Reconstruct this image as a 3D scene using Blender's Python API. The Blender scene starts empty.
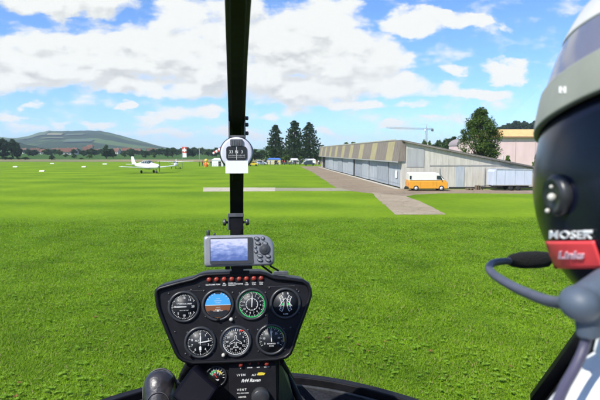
import bpy, math, random
import numpy as np
from mathutils import Vector, Matrix
random.seed(7); RNG = np.random.default_rng(7)
S = bpy.context.scene; COL = S.collection
R = math.radians; PI = math.pi

# ------------------------------------------------------------------ render / camera
S.render.engine = 'CYCLES'
S.cycles.use_denoising = True
S.cycles.max_bounces = 5; S.cycles.diffuse_bounces = 2; S.cycles.glossy_bounces = 3; S.cycles.transparent_max_bounces = 12
S.cycles.use_adaptive_sampling = True; S.cycles.adaptive_threshold = .03; S.cycles.adaptive_min_samples = 16
S.cycles.volume_bounces = 0
S.view_settings.view_transform = 'Standard'; S.view_settings.look = 'None'
S.view_settings.gamma = 1; S.view_settings.use_curve_mapping = False
S.view_settings.exposure = 0.65
EYE = 4.6; F = 530.0; PITCH = R(5.17); YAW = R(6.78)
cam = bpy.data.cameras.new('camera'); camo = bpy.data.objects.new('camera', cam); COL.objects.link(camo)
cam.sensor_width = 36; cam.lens = 36 * F / 600; cam.clip_start = .02; cam.clip_end = 20000
camo.location = (0, 0, EYE); camo.rotation_euler = (R(90) - PITCH, 0, 0)
cam.dof.use_dof = True; cam.dof.focus_distance = 2.2; cam.dof.aperture_fstop = 11
S.camera = camo

def ray(px, py):
    u = (px - 300) / F; v = (200 - py) / F
    return Vector((u, math.cos(PITCH) + v * math.sin(PITCH), -math.sin(PITCH) + v * math.cos(PITCH)))
def at(px, py, Y):
    d = ray(px, py); return Vector((0, 0, EYE)) + d * (Y / d.y)
def G(px, py, z=0.0):
    d = ray(px, py); t = (EYE - z) / -d.z; return Vector((d.x * t, d.y * t, z))

# ------------------------------------------------------------------ materials
def new_mat(name):
    m = bpy.data.materials.new(name); m.use_nodes = True
    nt = m.node_tree; nt.nodes.clear()
    return m, nt, nt.nodes, nt.links
def N(nodes, t, **kw):
    n = nodes.new(t)
    for k, v in kw.items():
        if hasattr(n, k): setattr(n, k, v)
        else: n.inputs[k].default_value = v
    return n
def c4(c): return (c[0], c[1], c[2], 1.0)
def mat(name, col, rough=.6, metal=0.0, var=.12, scale=8.0, bump=0.0, bscale=40.0, spec=.5, coat=0.0, trans=0.0, emit=None, estr=0.0, stretch=(1,1,1), col2=None, lo=.35, hi=.65):
    m, nt, ns, L = new_mat(name)
    out = N(ns, 'ShaderNodeOutputMaterial'); b = N(ns, 'ShaderNodeBsdfPrincipled')
    tc = N(ns, 'ShaderNodeTexCoord'); mp = N(ns, 'ShaderNodeMapping'); mp.inputs['Scale'].default_value = stretch
    L.new(tc.outputs['Object'], mp.inputs['Vector'])
    no = N(ns, 'ShaderNodeTexNoise'); no.inputs['Scale'].default_value = scale; no.inputs['Detail'].default_value = 5
    L.new(mp.outputs[0], no.inputs['Vector'])
    cr = N(ns, 'ShaderNodeValToRGB')
    a = col; d = col2 if col2 else tuple(x * (1 + var) for x in col)
    a = tuple(x * (1 - var) for x in col) if not col2 else col
    cr.color_ramp.elements[0].position = lo; cr.color_ramp.elements[1].position = hi
    cr.color_ramp.elements[0].color = c4(a); cr.color_ramp.elements[1].color = c4(d)
    L.new(no.outputs['Fac'], cr.inputs[0]); L.new(cr.outputs[0], b.inputs['Base Color'])
    b.inputs['Roughness'].default_value = rough; b.inputs['Metallic'].default_value = metal
    b.inputs['Specular IOR Level'].default_value = spec; b.inputs['Coat Weight'].default_value = coat
    if emit: b.inputs['Emission Color'].default_value = c4(emit); b.inputs['Emission Strength'].default_value = estr
    if bump:
        n2 = N(ns, 'ShaderNodeTexNoise'); n2.inputs['Scale'].default_value = bscale; n2.inputs['Detail'].default_value = 6
        L.new(mp.outputs[0], n2.inputs['Vector'])
        bp = N(ns, 'ShaderNodeBump'); bp.inputs['Strength'].default_value = bump; bp.inputs['Distance'].default_value = .02
        L.new(n2.outputs['Fac'], bp.inputs['Height']); L.new(bp.outputs[0], b.inputs['Normal'])
    sh = b.outputs[0]
    if trans:
        t = N(ns, 'ShaderNodeBsdfTranslucent'); L.new(cr.outputs[0], t.inputs['Color'])
        mx = N(ns, 'ShaderNodeMixShader'); mx.inputs[0].default_value = trans
        L.new(sh, mx.inputs[1]); L.new(t.outputs[0], mx.inputs[2]); sh = mx.outputs[0]
    L.new(sh, out.inputs['Surface'])
    return m

M = {}
M['black'] = mat('black_plastic', (.008,.008,.010), .5, spec=.2, var=.25, scale=30, bump=.05, bscale=900)
M['black_gloss'] = mat('black_gloss', (.004,.004,.008), .5, spec=.03, var=.2, scale=20)
M['panel'] = mat('panel_black', (.011,.011,.015), .6, spec=.25, var=.2, scale=60, bump=.12, bscale=1500)
M['rim'] = mat('panel_rim', (.008,.008,.010), .42, spec=.3, var=.2, scale=40)
M['dial'] = mat('dial_black', (.016,.018,.022), .5, var=.1)
M['bezel'] = mat('bezel', (.035,.037,.042), .35, var=.2, scale=50)
M['white_mark'] = mat('white_marking', (.78,.78,.76), .5, var=.03)
M['green_mark'] = mat('green_marking', (.03,.50,.12), .5, var=.05)
M['yellow_mark'] = mat('yellow_marking', (.75,.6,.06), .5, var=.05)
M['red_mark'] = mat('red_marking', (.7,.05,.03), .5, var=.05)
M['sky_blue'] = mat('horizon_blue', (.06,.36,.80), .5, var=.04)
M['earth'] = mat('horizon_brown', (.20,.075,.03), .5, var=.06)
M['lamp_red'] = mat('lamp_red', (.30,.035,.02), .4, var=.15, scale=200, coat=.2)
M['screw'] = mat('screw_metal', (.10,.10,.105), .4, metal=.7, var=.2, scale=90)
M['knob_white'] = mat('knob_pale', (.55,.53,.48), .35, var=.1)
M['gps'] = mat('gps_grey', (.30,.305,.325), .38, metal=.35, var=.08, scale=60, bump=.03, bscale=1500)
M['gps_dark'] = mat('gps_dark_grey', (.045,.048,.055), .45, var=.1)
M['compass'] = mat('compass_white', (.62,.62,.70), .35, var=.04)
M['card'] = mat('card_white', (.85,.85,.85), .7, var=.02)
M['grey_metal'] = mat('grey_metal', (.16,.16,.17), .4, metal=.6, var=.15, scale=50)
M['olive'] = mat('olive_shell', (.27,.28,.235), .45, var=.1, scale=18, bump=.04, bscale=300)
M['navy'] = mat('navy_dome', (.006,.007,.020), .24, var=.2, scale=25, spec=.35)
M['visor'] = mat('visor_smoke', (.17,.17,.23), .22, var=.12, scale=12, coat=.5, stretch=(1,1,.3))
M['shell_white'] = mat('shell_white', (.72,.70,.68), .35, var=.04)
M['red_label'] = mat('red_label', (.85,.07,.08), .45, var=.06, scale=30)
M['boom'] = mat('boom_grey', (.075,.08,.115), .45, var=.12, scale=60)
M['pivot'] = mat('pivot_grey', (.085,.11,.15), .55, var=.12, scale=40)
M['foam'] = mat('foam_black', (.008,.008,.008), .95, var=.3, scale=500, bump=.6, bscale=700)
M['shirt'] = mat('shirt_white', (.78,.78,.76), .85, var=.05, scale=40, bump=.25, bscale=60)
M['skin'] = mat('skin', (.52,.27,.17), .5, var=.1, scale=30)
M['trouser'] = mat('trouser', (.02,.022,.035), .85, var=.2, scale=60)
M['leather'] = mat('leather', (.022,.02,.022), .34, var=.3, scale=40, bump=.10, bscale=60, coat=.35)
M['leather_seam'] = mat('leather_seam', (.10,.095,.10), .5, var=.2)
M['rubber'] = mat('rubber', (.018,.018,.018), .8, var=.2)
M['seat'] = mat('seat_cloth', (.05,.05,.06), .9, var=.2, scale=80)

# ------------------------------------------------------------------ mesh builder
class MB:
    def __init__(s): s.v = []; s.f = []; s.m = []; s.sm = []
    def add(s, vs, fs, mi=0, smooth=False):
        o = len(s.v); s.v += [Vector(v) for v in vs]
        for f in fs: s.f.append([i + o for i in f]); s.m.append(mi); s.sm.append(smooth)
        return s
    def merge(s, o, off=0):
        k = len(s.v); s.v += o.v
        for f, m, q in zip(o.f, o.m, o.sm): s.f.append([i + k for i in f]); s.m.append(m + off); s.sm.append(q)
        return s
    def xf(s, mtx): s.v = [mtx @ v for v in s.v]; return s
    def box(s, c, d, mi=0, rot=None):
        x, y, z = [q / 2 for q in d]
        vs = [Vector((a * x, b * y, e * z)) for a in (-1, 1) for b in (-1, 1) for e in (-1, 1)]
        if rot is not None:
            vs = [rot @ v for v in vs]
        vs = [v + Vector(c) for v in vs]
        return s.add(vs, [(0,1,3,2),(4,6,7,5),(0,4,5,1),(2,3,7,6),(0,2,6,4),(1,5,7,3)], mi)
    def tube(s, pts, rad, n=10, mi=0, cap=True, sx=1.0, up=None):
        pts = [Vector(p) for p in pts]
        if not hasattr(rad, '__len__'): rad = [rad] * len(pts)
        vs = []; last = None
        for i, p in enumerate(pts):
            t = (pts[min(i + 1, len(pts) - 1)] - pts[max(i - 1, 0)]).normalized()
            if last is None:
                a = Vector(up) if up else (Vector((1, 0, 0)) if abs(t.x) < .8 else Vector((0, 1, 0)))
            else: a = last
            a = (a - t * a.dot(t)).normalized(); last = a; b = t.cross(a)
            for k in range(n):
                g = 2 * PI * k / n
                vs.append(p + (a * math.cos(g) * sx + b * math.sin(g)) * rad[i])
        fs = []
        for i in range(len(pts) - 1):
            for k in range(n):
                fs.append((i * n + k, i * n + (k + 1) % n, (i + 1) * n + (k + 1) % n, (i + 1) * n + k))
        s.add(vs, fs, mi, True)
        if cap:
            o = len(s.v) - len(vs)
            s.f.append([o + k for k in range(n)][::-1]); s.m.append(mi); s.sm.append(False)
            s.f.append([o + (len(pts) - 1) * n + k for k in range(n)]); s.m.append(mi); s.sm.append(False)
        return s
    def lathe(s, prof, n=24, mi=0, mtx=None, smooth=True):   # profile (r, h) about local z
        vs = []
        for r, h in prof:
            for k in range(n):
                g = 2 * PI * k / n; vs.append(Vector((r * math.cos(g), r * math.sin(g), h)))
        fs = []
        for i in range(len(prof) - 1):
            for k in range(n):
                fs.append((i * n + k, i * n + (k + 1) % n, (i + 1) * n + (k + 1) % n, (i + 1) * n + k))
        fs.append(tuple(range(n))[::-1]); fs.append(tuple((len(prof) - 1) * n + k for k in range(n)))
        if mtx is not None: vs = [mtx @ v for v in vs]
        return s.add(vs, fs, mi, smooth)
    def prism(s, poly, h0, h1, mi=0, mtx=None):   # polygon in xy, extruded in z
        n = len(poly)
        vs = [Vector((p[0], p[1], h0)) for p in poly] + [Vector((p[0], p[1], h1)) for p in poly]
        if mtx is not None: vs = [mtx @ v for v in vs]
        fs = [tuple(range(n))[::-1], tuple(range(n, 2 * n))] + [(i, (i + 1) % n, (i + 1) % n + n, i + n) for i in range(n)]
        return s.add(vs, fs, mi)
    def loft(s, rings, mi=0, smooth=True, cap=True):
        n = len(rings[0]); vs = [Vector(p) for r in rings for p in r]; fs = []
        for i in range(len(rings) - 1):
            for k in range(n):
                fs.append((i * n + k, i * n + (k + 1) % n, (i + 1) * n + (k + 1) % n, (i + 1) * n + k))
        if cap: fs.append(tuple(range(n))[::-1]); fs.append(tuple((len(rings) - 1) * n + k for k in range(n)))
        return s.add(vs, fs, mi, smooth)
    def ellip(s, c, r, n=20, mi=0, rot=None):
        k = n // 2; vs = []
        for i in range(k + 1):
            a = -PI / 2 + PI * i / k; a = max(-PI / 2 + .02, min(PI / 2 - .02, a))
            for j in range(n):
                g = 2 * PI * j / n
                v = Vector((r[0] * math.cos(a) * math.cos(g), r[1] * math.cos(a) * math.sin(g), r[2] * math.sin(a)))
                if rot is not None: v = rot @ v
                vs.append(v + Vector(c))
        fs = [(i * n + j, i * n + (j + 1) % n, (i + 1) * n + (j + 1) % n, (i + 1) * n + j) for i in range(k) for j in range(n)]
        fs.append(tuple(range(n))[::-1]); fs.append(tuple(k * n + j for j in range(n)))
        return s.add(vs, fs, mi, True)
    def build(s, name, mats, parent=None, bevel=0, seg=2, loc=None):
        me = bpy.data.meshes.new(name)
        me.from_pydata([tuple(v) for v in s.v], [], s.f)
        if not isinstance(mats, (list, tuple)): mats = [mats]
        for m in mats: me.materials.append(m)
        me.polygons.foreach_set('material_index', s.m); me.polygons.foreach_set('use_smooth', s.sm)
        me.update()
        o = bpy.data.objects.new(name, me); COL.objects.link(o)
        if parent: o.parent = parent
        if loc: o.location = loc
        if bevel:
            b = o.modifiers.new('bevel', 'BEVEL'); b.width = bevel; b.segments = seg; b.limit_method = 'ANGLE'; b.angle_limit = R(40)
        return o
def npmesh(name, V, Fq, mats, parent=None, mi=None, smooth=False, loc=None):
    """V (n,3), Fq (m,k) uniform face size"""
    me = bpy.data.meshes.new(name); k = Fq.shape[1]
    me.vertices.add(len(V)); me.vertices.foreach_set('co', np.ascontiguousarray(V, dtype=np.float32).ravel())
    me.loops.add(Fq.size); me.loops.foreach_set('vertex_index', np.ascontiguousarray(Fq, dtype=np.int32).ravel())
    me.polygons.add(len(Fq)); me.polygons.foreach_set('loop_start', np.arange(0, Fq.size, k, dtype=np.int32))
    if not isinstance(mats, (list, tuple)): mats = [mats]
    for m in mats: me.materials.append(m)
    if mi is not None: me.polygons.foreach_set('material_index', mi.astype(np.int32))
    me.polygons.foreach_set('use_smooth', np.full(len(Fq), smooth))
    me.update(calc_edges=True); me.validate()
    o = bpy.data.objects.new(name, me); COL.objects.link(o)
    if parent: o.parent = parent
    if loc is not None: o.location = loc
    return o
def tag(o, label=None, cat=None, group=None, kind=None):
    if label: o['label'] = label
    if cat: o['category'] = cat
    if group: o['group'] = group
    if kind: o['kind'] = kind
    return o
def empty(name, loc, label, cat, group=None, rz=0):
    o = bpy.data.objects.new(name, None); COL.objects.link(o); o.location = loc; o.rotation_euler = (0, 0, rz)
    o.empty_display_size = .1
    return tag(o, label, cat, group)
def copy_tree(o, parent=None):
    c = o.copy(); COL.objects.link(c)
    if parent: c.parent = parent
    for ch in list(o.children): copy_tree(ch, c)
    return c
TXT = {}
def text_mb(txt, size, mi=0, shear=0, bold=0.0):
    """flat lettering in xy, centred, cap height about size"""
    key = (txt, shear, bold)
    if key not in TXT:
        cu = bpy.data.curves.new('t', 'FONT'); cu.body = txt; cu.size = 1.0; cu.align_x = 'CENTER'; cu.align_y = 'CENTER'
        cu.shear = shear; cu.offset = bold; cu.resolution_u = 2
        o = bpy.data.objects.new('t', cu); COL.objects.link(o)
        dg = bpy.context.evaluated_depsgraph_get(); dg.update()
        me = bpy.data.meshes.new_from_object(o.evaluated_get(dg))
        TXT[key] = ([v.co.copy() for v in me.vertices], [tuple(p.vertices) for p in me.polygons])
        bpy.data.objects.remove(o); bpy.data.meshes.remove(me); bpy.data.curves.remove(cu)
    vs, fs = TXT[key]; m = MB()
    k = size / .7
    m.add([v * k for v in vs], fs, mi)
    return m

# ------------------------------------------------------------------ light
SUN_EL = R(48); sx, sy = -.72, -.70
az = math.atan2(sx, sy)     # clockwise from +Y
sd = Vector((math.sin(az) * math.cos(SUN_EL), math.cos(az) * math.cos(SUN_EL), math.sin(SUN_EL)))
sun = bpy.data.lights.new('sun', 'SUN'); sun.energy = 4.2; sun.angle = R(.5); sun.color = (1, .955, .88)
so = bpy.data.objects.new('sun', sun); COL.objects.link(so); so.rotation_euler = sd.to_track_quat('Z', 'Y').to_euler(); so.location = (0, 0, 60)

# ------------------------------------------------------------------ sky with clouds
W = bpy.data.worlds.new('World'); S.world = W; W.use_nodes = True
nt = W.node_tree; ns = nt.nodes; L = nt.links; ns.clear()
def mth(ns, L, op, a, b=None, c=None, clamp=False):
    n = ns.new('ShaderNodeMath'); n.operation = op; n.use_clamp = clamp
    for i, x in enumerate((a, b, c)):
        if x is None: continue
        if isinstance(x, (int, float)): n.inputs[i].default_value = x
        else: L.new(x, n.inputs[i])
    return n.outputs[0]
def sky_dir(px, py):
    d = ray(px, py); return d.x / d.y, d.z / d.y
# (px, py, half width, half height, weight)
CL = [(30,62,95,26,1.0),(105,58,70,28,1.05),(165,50,50,30,1.05),(205,66,60,28,1.05),(20,80,70,12,.8),(150,86,70,9,.7),(95,75,70,14,.9),
      (55,3,75,13,.8),(115,22,20,5,.25),(180,12,36,14,.6),(238,28,50,34,.85),(290,45,55,36,1.05),(345,62,52,34,1.0),(305,88,62,18,.85),(265,74,50,20,.8),(330,18,40,18,.85),
      (412,24,34,14,1.0),(440,14,24,8,.8),(462,20,24,7,.75),(488,24,9,5,.5),(395,58,20,10,.55),(505,73,25,11,1.05),(480,93,30,7,.9),(438,88,22,9,.6),(455,70,10,5,.6),(508,28,8,3,.35),
      (335,103,50,7,.9),(372,106,24,5,.7),(415,104,22,4,.6),(385,86,40,12,.7),
      (25,105,11,3,.55),(122,108,8,5,.75),(100,124,16,5,.65),(150,120,18,6,.65),(185,118,24,8,.7),(212,112,16,8,.7),(170,132,50,5,.5),(10,118,14,6,.65),(60,121,20,3,.4),(35,128,26,4,.35),
      (268,117,10,6,.65),(318,128,14,6,.6),(390,126,10,3,.75),(250,98,24,7,.55),(235,134,34,5,.5),(300,112,18,5,.35),(440,120,16,3,.25),
      (-60,60,60,36,1),(620,40,30,10,.7),(-80,120,50,8,.6),(330,-60,160,36,.9),(90,-70,120,26,.8),]
def cloud_group(LST):
    grp = bpy.data.node_groups.new('cloud_cover', 'ShaderNodeTree')
    grp.interface.new_socket('Vector', in_out='INPUT', socket_type='NodeSocketVector')
    grp.interface.new_socket('Cover', in_out='OUTPUT', socket_type='NodeSocketFloat')
    gn, gl = grp.nodes, grp.links
    gi = gn.new('NodeGroupInput'); go = gn.new('NodeGroupOutput')
    tot = None
    # wobble of the coordinates so the banks have ragged outlines
    wn = gn.new('ShaderNodeTexNoise'); wn.noise_dimensions = '2D'; wn.inputs['Scale'].default_value = 9; wn.inputs['Detail'].default_value = 5; wn.inputs['Roughness'].default_value = .6
    wsc = gn.new('ShaderNodeVectorMath'); wsc.operation = 'MULTIPLY'; wsc.inputs[1].default_value = (1, 2.0, 1)
    gl.new(gi.outputs[0], wsc.inputs[0]); gl.new(wsc.outputs[0], wn.inputs['Vector'])
    sub = gn.new('ShaderNodeVectorMath'); sub.operation = 'SUBTRACT'; sub.inputs[1].default_value = (.5, .5, .5); gl.new(wn.outputs['Color'], sub.inputs[0])
    scl = gn.new('ShaderNodeVectorMath'); scl.operation = 'MULTIPLY'; scl.inputs[1].default_value = (.085, .060, 0); gl.new(sub.outputs[0], scl.inputs[0])
    wob = gn.new('ShaderNodeVectorMath'); wob.operation = 'ADD'; gl.new(gi.outputs[0], wob.inputs[0]); gl.new(scl.outputs[0], wob.inputs[1])
    for px, py, rx, ry, w in LST:
        a, e = sky_dir(px, py); ax, ex = rx / F * 1.15, ry / F * 1.15
        v1 = gn.new('ShaderNodeVectorMath'); v1.operation = 'SUBTRACT'; v1.inputs[1].default_value = (a, e, 0); gl.new(wob.outputs[0], v1.inputs[0])
        v2 = gn.new('ShaderNodeVectorMath'); v2.operation = 'MULTIPLY'; v2.inputs[1].default_value = (1 / ax, 1 / ex, 0); gl.new(v1.outputs[0], v2.inputs[0])
        ln = gn.new('ShaderNodeVectorMath'); ln.operation = 'DOT_PRODUCT'; gl.new(v2.outputs[0], ln.inputs[0]); gl.new(v2.outputs[0], ln.inputs[1])
        g = mth(gn, gl, 'SUBTRACT', 1.0, ln.outputs['Value'])
        g = mth(gn, gl, 'MAXIMUM', g, -0.6)
        g = mth(gn, gl, 'MULTIPLY', g, w)
        tot = g if tot is None else mth(gn, gl, 'SMOOTH_MAX', tot, g, .25)
    n1 = gn.new('ShaderNodeTexNoise'); n1.noise_dimensions = '2D'; n1.inputs['Scale'].default_value = 13; n1.inputs['Detail'].default_value = 7; n1.inputs['Roughness'].default_value = .56
    gl.new(wsc.outputs[0], n1.inputs['Vector'])
    f = mth(gn, gl, 'SUBTRACT', n1.outputs['Fac'], .5)
    vb = gn.new('ShaderNodeTexVoronoi'); vb.feature = 'F1'; vb.voronoi_dimensions = '2D'; vb.inputs['Scale'].default_value = 24
    w2 = gn.new('ShaderNodeVectorMath'); w2.operation = 'MULTIPLY'; w2.inputs[1].default_value = (1, 1.7, 1); gl.new(wob.outputs[0], w2.inputs[0]); gl.new(w2.outputs[0], vb.inputs['Vector'])
    f = mth(gn, gl, 'MULTIPLY_ADD', mth(gn, gl, 'SUBTRACT', .42, vb.outputs['Distance']), .32, mth(gn, gl, 'MULTIPLY_ADD', f, 1.7, tot))
    gl.new(f, go.inputs[0])
    return grp
# world
tc = ns.new('ShaderNodeTexCoord'); sp = ns.new('ShaderNodeSeparateXYZ'); L.new(tc.outputs['Generated'], sp.inputs[0])
yy = mth(ns, L, 'MAXIMUM', mth(ns, L, 'ABSOLUTE', sp.outputs['Y']), .05)
A = mth(ns, L, 'DIVIDE', sp.outputs['X'], yy); E = mth(ns, L, 'DIVIDE', sp.outputs['Z'], yy)
cb = ns.new('ShaderNodeCombineXYZ'); L.new(A, cb.inputs[0]); L.new(E, cb.inputs[1]); L.new(mth(ns, L, 'MULTIPLY', mth(ns, L, 'SIGN', sp.outputs['Y']), 3), cb.inputs[2])
g1 = ns.new('ShaderNodeGroup'); g1.node_tree = cloud_group(CL); L.new(cb.outputs[0], g1.inputs[0])
off = ns.new('ShaderNodeVectorMath'); off.operation = 'ADD'; off.inputs[1].default_value = (-.010, .020, 0); L.new(cb.outputs[0], off.inputs[0])
g2 = ns.new('ShaderNodeGroup'); g2.node_tree = cloud_group([c for c in CL if c[2]*c[3] > 900 and c[4] >= .8]); L.new(off.outputs[0], g2.inputs[0])
sm = ns.new('ShaderNodeMapRange'); sm.interpolation_type = 'SMOOTHSTEP'; sm.inputs['From Min'].default_value = -.12; sm.inputs['From Max'].default_value = .52
L.new(g1.outputs[0], sm.inputs['Value'])
# shading: thicker cloud towards the sun side = greyer
df = mth(ns, L, 'SUBTRACT', g2.outputs[0], g1.outputs[0])
sh = ns.new('ShaderNodeMapRange'); sh.interpolation_type = 'SMOOTHSTEP'; sh.inputs['From Min'].default_value = -.10; sh.inputs['From Max'].default_value = .52
L.new(df, sh.inputs['Value'])
thick = ns.new('ShaderNodeMapRange'); thick.inputs['From Min'].default_value = .2; thick.inputs['From Max'].default_value = 1.3
L.new(g1.outputs[0], thick.inputs['Value'])
shf = mth(ns, L, 'MULTIPLY', sh.outputs[0], mth(ns, L, 'MULTIPLY_ADD', thick.outputs[0], .75, .25), clamp=True)
STR = .115
cm = ns.new('ShaderNodeMix'); cm.data_type = 'RGBA'; L.new(shf, cm.inputs['Factor'])
EX = 2 ** S.view_settings.exposure
def skyc(r, g, b): return (r / STR / EX, g / STR / EX, b / STR / EX, 1)
cm.inputs['A'].default_value = skyc(1.03, 1.03, 1.03); cm.inputs['B'].default_value = skyc(.55, .575, .62)
sky = ns.new('ShaderNodeTexSky'); sky.sky_type = 'NISHITA'; sky.sun_disc = False
sky.sun_elevation = SUN_EL; sky.sun_rotation = az; sky.altitude = 450; sky.air_density = 1.0; sky.dust_density = .3; sky.ozone_density = 2.5
mx = ns.new('ShaderNodeMix'); mx.data_type = 'RGBA'
L.new(sm.outputs[0], mx.inputs['Factor']); tint = ns.new('ShaderNodeVectorMath'); tint.operation = 'MULTIPLY'; tint.inputs[1].default_value = (.62, .84, 1.20); L.new(sky.outputs[0], tint.inputs[0]); L.new(tint.outputs[0], mx.inputs['A']); L.new(cm.outputs['Result'], mx.inputs['B'])
bg = ns.new('ShaderNodeBackground'); bg.inputs['Strength'].default_value = STR; L.new(mx.outputs['Result'], bg.inputs['Color'])
wo = ns.new('ShaderNodeOutputWorld'); L.new(bg.outputs[0], wo.inputs['Surface'])
W.cycles.sampling_method = 'MANUAL'; W.cycles.sample_map_resolution = 512

# ------------------------------------------------------------------ ground
def ground_mat():
    m, nt, ns, L = new_mat('meadow')
    out = N(ns, 'ShaderNodeOutputMaterial'); b = N(ns, 'ShaderNodeBsdfPrincipled'); b.inputs['Roughness'].default_value = .9; b.inputs['Specular IOR Level'].default_value = .1
    geo = N(ns, 'ShaderNodeNewGeometry'); sp = N(ns, 'ShaderNodeSeparateXYZ'); L.new(geo.outputs['Position'], sp.inputs[0])
    no = N(ns, 'ShaderNodeTexNoise'); no.inputs['Scale'].default_value = .12; no.inputs['Detail'].default_value = 8; L.new(geo.outputs['Position'], no.inputs['Vector'])
    nf = N(ns, 'ShaderNodeTexNoise'); nf.inputs['Scale'].default_value = 2.2; nf.inputs['Detail'].default_value = 8; nf.inputs['Roughness'].default_value = .75; L.new(geo.outputs['Position'], nf.inputs['Vector'])
    long_ = N(ns, 'ShaderNodeValToRGB'); e = long_.color_ramp.elements
    e[0].position = .36; e[0].color = (.075, .16, .006, 1); e[1].position = .64; e[1].color = (.14, .25, .012, 1)
    L.new(nf.outputs['Fac'], long_.inputs[0])
    # mown strip: alternating passes of the mower
    wv = N(ns, 'ShaderNodeTexWave'); wv.wave_type = 'BANDS'; wv.bands_direction = 'Y'; wv.inputs['Scale'].default_value = .028
    wv.inputs['Distortion'].default_value = 1.2; wv.inputs['Detail'].default_value = 2; wv.inputs['Detail Scale'].default_value = .25
    rot = N(ns, 'ShaderNodeVectorRotate'); rot.rotation_type = 'Z_AXIS'; rot.inputs['Angle'].default_value = .05; L.new(geo.outputs['Position'], rot.inputs['Vector'])
    L.new(rot.outputs[0], wv.inputs['Vector'])
    mown = N(ns, 'ShaderNodeValToRGB'); e = mown.color_ramp.elements
    e[0].position = .3; e[0].color = (.095, .185, .004, 1); e[1].position = .75; e[1].color = (.215, .325, .008, 1)
    s2 = mth(ns, L, 'MULTIPLY_ADD', nf.outputs['Fac'], .75, mth(ns, L, 'MULTIPLY_ADD', wv.outputs['Fac'], .15, mth(ns, L, 'MULTIPLY_ADD', no.outputs['Fac'], .8, -.36)))
    L.new(s2, mown.inputs[0])
    yn = mth(ns, L, 'ADD', mth(ns, L, 'MULTIPLY_ADD', no.outputs['Fac'], 2.0, sp.outputs['Y']), mth(ns, L, 'MULTIPLY_ADD', nf.outputs['Fac'], 5.0, -2.5))
    ed = mth(ns, L, 'MULTIPLY_ADD', sp.outputs['X'], -.04, yn)
    mr = N(ns, 'ShaderNodeMapRange'); mr.inputs['From Min'].default_value = 34.5; mr.inputs['From Max'].default_value = 38.8; L.new(ed, mr.inputs['Value'])
    mx = N(ns, 'ShaderNodeMix'); mx.data_type = 'RGBA'; L.new(mr.outputs[0], mx.inputs['Factor']); L.new(long_.outputs[0], mx.inputs['A']); L.new(mown.outputs[0], mx.inputs['B'])
    # far meadows beyond the strip
    far = N(ns, 'ShaderNodeValToRGB'); e = far.color_ramp.elements
    e[0].position = .4; e[0].color = (.035, .085, .014, 1); e[1].position = .6; e[1].color = (.06, .12, .02, 1)
    L.new(no.outputs['Fac'], far.inputs[0])
    mr2 = N(ns, 'ShaderNodeMapRange'); mr2.inputs['From Min'].default_value = 246; mr2.inputs['From Max'].default_value = 250; L.new(sp.outputs['Y'], mr2.inputs['Value'])
    mx2 = N(ns, 'ShaderNodeMix'); mx2.data_type = 'RGBA'; L.new(mr2.outputs[0], mx2.inputs['Factor']); L.new(mx.outputs['Result'], mx2.inputs['A']); L.new(far.outputs[0], mx2.inputs['B'])
    L.new(mx2.outputs['Result'], b.inputs['Base Color'])
    bp = N(ns, 'ShaderNodeBump'); bp.inputs['Strength'].default_value = .8; bp.inputs['Distance'].default_value = .10
    nb = N(ns, 'ShaderNodeTexNoise'); nb.inputs['Scale'].default_value = 9; nb.inputs['Detail'].default_value = 6; L.new(geo.outputs['Position'], nb.inputs['Vector'])
    L.new(nb.outputs['Fac'], bp.inputs['Height']); L.new(bp.outputs[0], b.inputs['Normal'])
    L.new(b.outputs[0], out.inputs['Surface'])
    return m
def terr(x, y):
    r = np.hypot(x, y); z = np.clip(r - 380, 0, None) * .0075
    return np.where(y > 0, z, z * .5)
rr = np.array([0, 4, 10, 20, 40, 80, 140, 200, 260, 320, 380, 450, 550, 700, 900, 1200, 1600, 2200, 3200, 5000.])
th = np.linspace(0, 2 * PI, 97)[:-1]
RX, TH = np.meshgrid(rr, th, indexing='ij'); X = RX * np.cos(TH); Y = RX * np.sin(TH)
Z = terr(X, Y); V = np.stack([X, Y, Z], -1).reshape(-1, 3); n = len(th)
Fq = np.array([[i * n + k, i * n + (k + 1) % n, (i + 1) * n + (k + 1) % n, (i + 1) * n + k] for i in range(len(rr) - 1) for k in range(n)])
Fq = Fq[:, ::-1] if False else Fq
gobj = npmesh('ground', V, Fq[:, [0, 3, 2, 1]], ground_mat(), smooth=True); tag(gobj, kind='structure')

def sheet(name, poly, z, m, kind='structure'):
    rg = random.Random(len(name)); q = []
    for i in range(len(poly)):
        a, b_ = Vector(poly[i][:2]), Vector(poly[(i+1) % len(poly)][:2]); L_ = (b_-a).length; k_ = max(1, min(160, int(L_/.8))); nn = Vector((-(b_-a).y, (b_-a).x)).normalized()
        for j in range(k_): q.append(a.lerp(b_, j/k_) + nn * (rg.gauss(0, 1) * .07 + .08*math.sin(j*.37+i) * (k_ > 6)) * min(1, L_/12) * (0 if j == 0 else 1))
    mb = MB(); mb.add([Vector((p[0], p[1], z)) for p in q], [tuple(range(len(q)))]); o = mb.build(name, m); tag(o, kind=kind); return o
M['asphalt'] = mat('old_apron', (.21,.155,.10), .9, scale=.35, bump=.1, bscale=8, col2=(.30,.235,.165), lo=.3, hi=.7)
M['concrete'] = mat('strip_concrete', (.38,.34,.27), .9, scale=.5, bump=.1, bscale=10, col2=(.50,.46,.38))
M['concrete_dull'] = mat('strip_dull', (.24,.25,.18), .9, scale=.6, col2=(.34,.32,.25))
M['spur'] = mat('spur_concrete', (.26,.20,.13), .9, scale=.45, bump=.1, bscale=8, col2=(.38,.31,.22), lo=.3, hi=.7)
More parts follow.
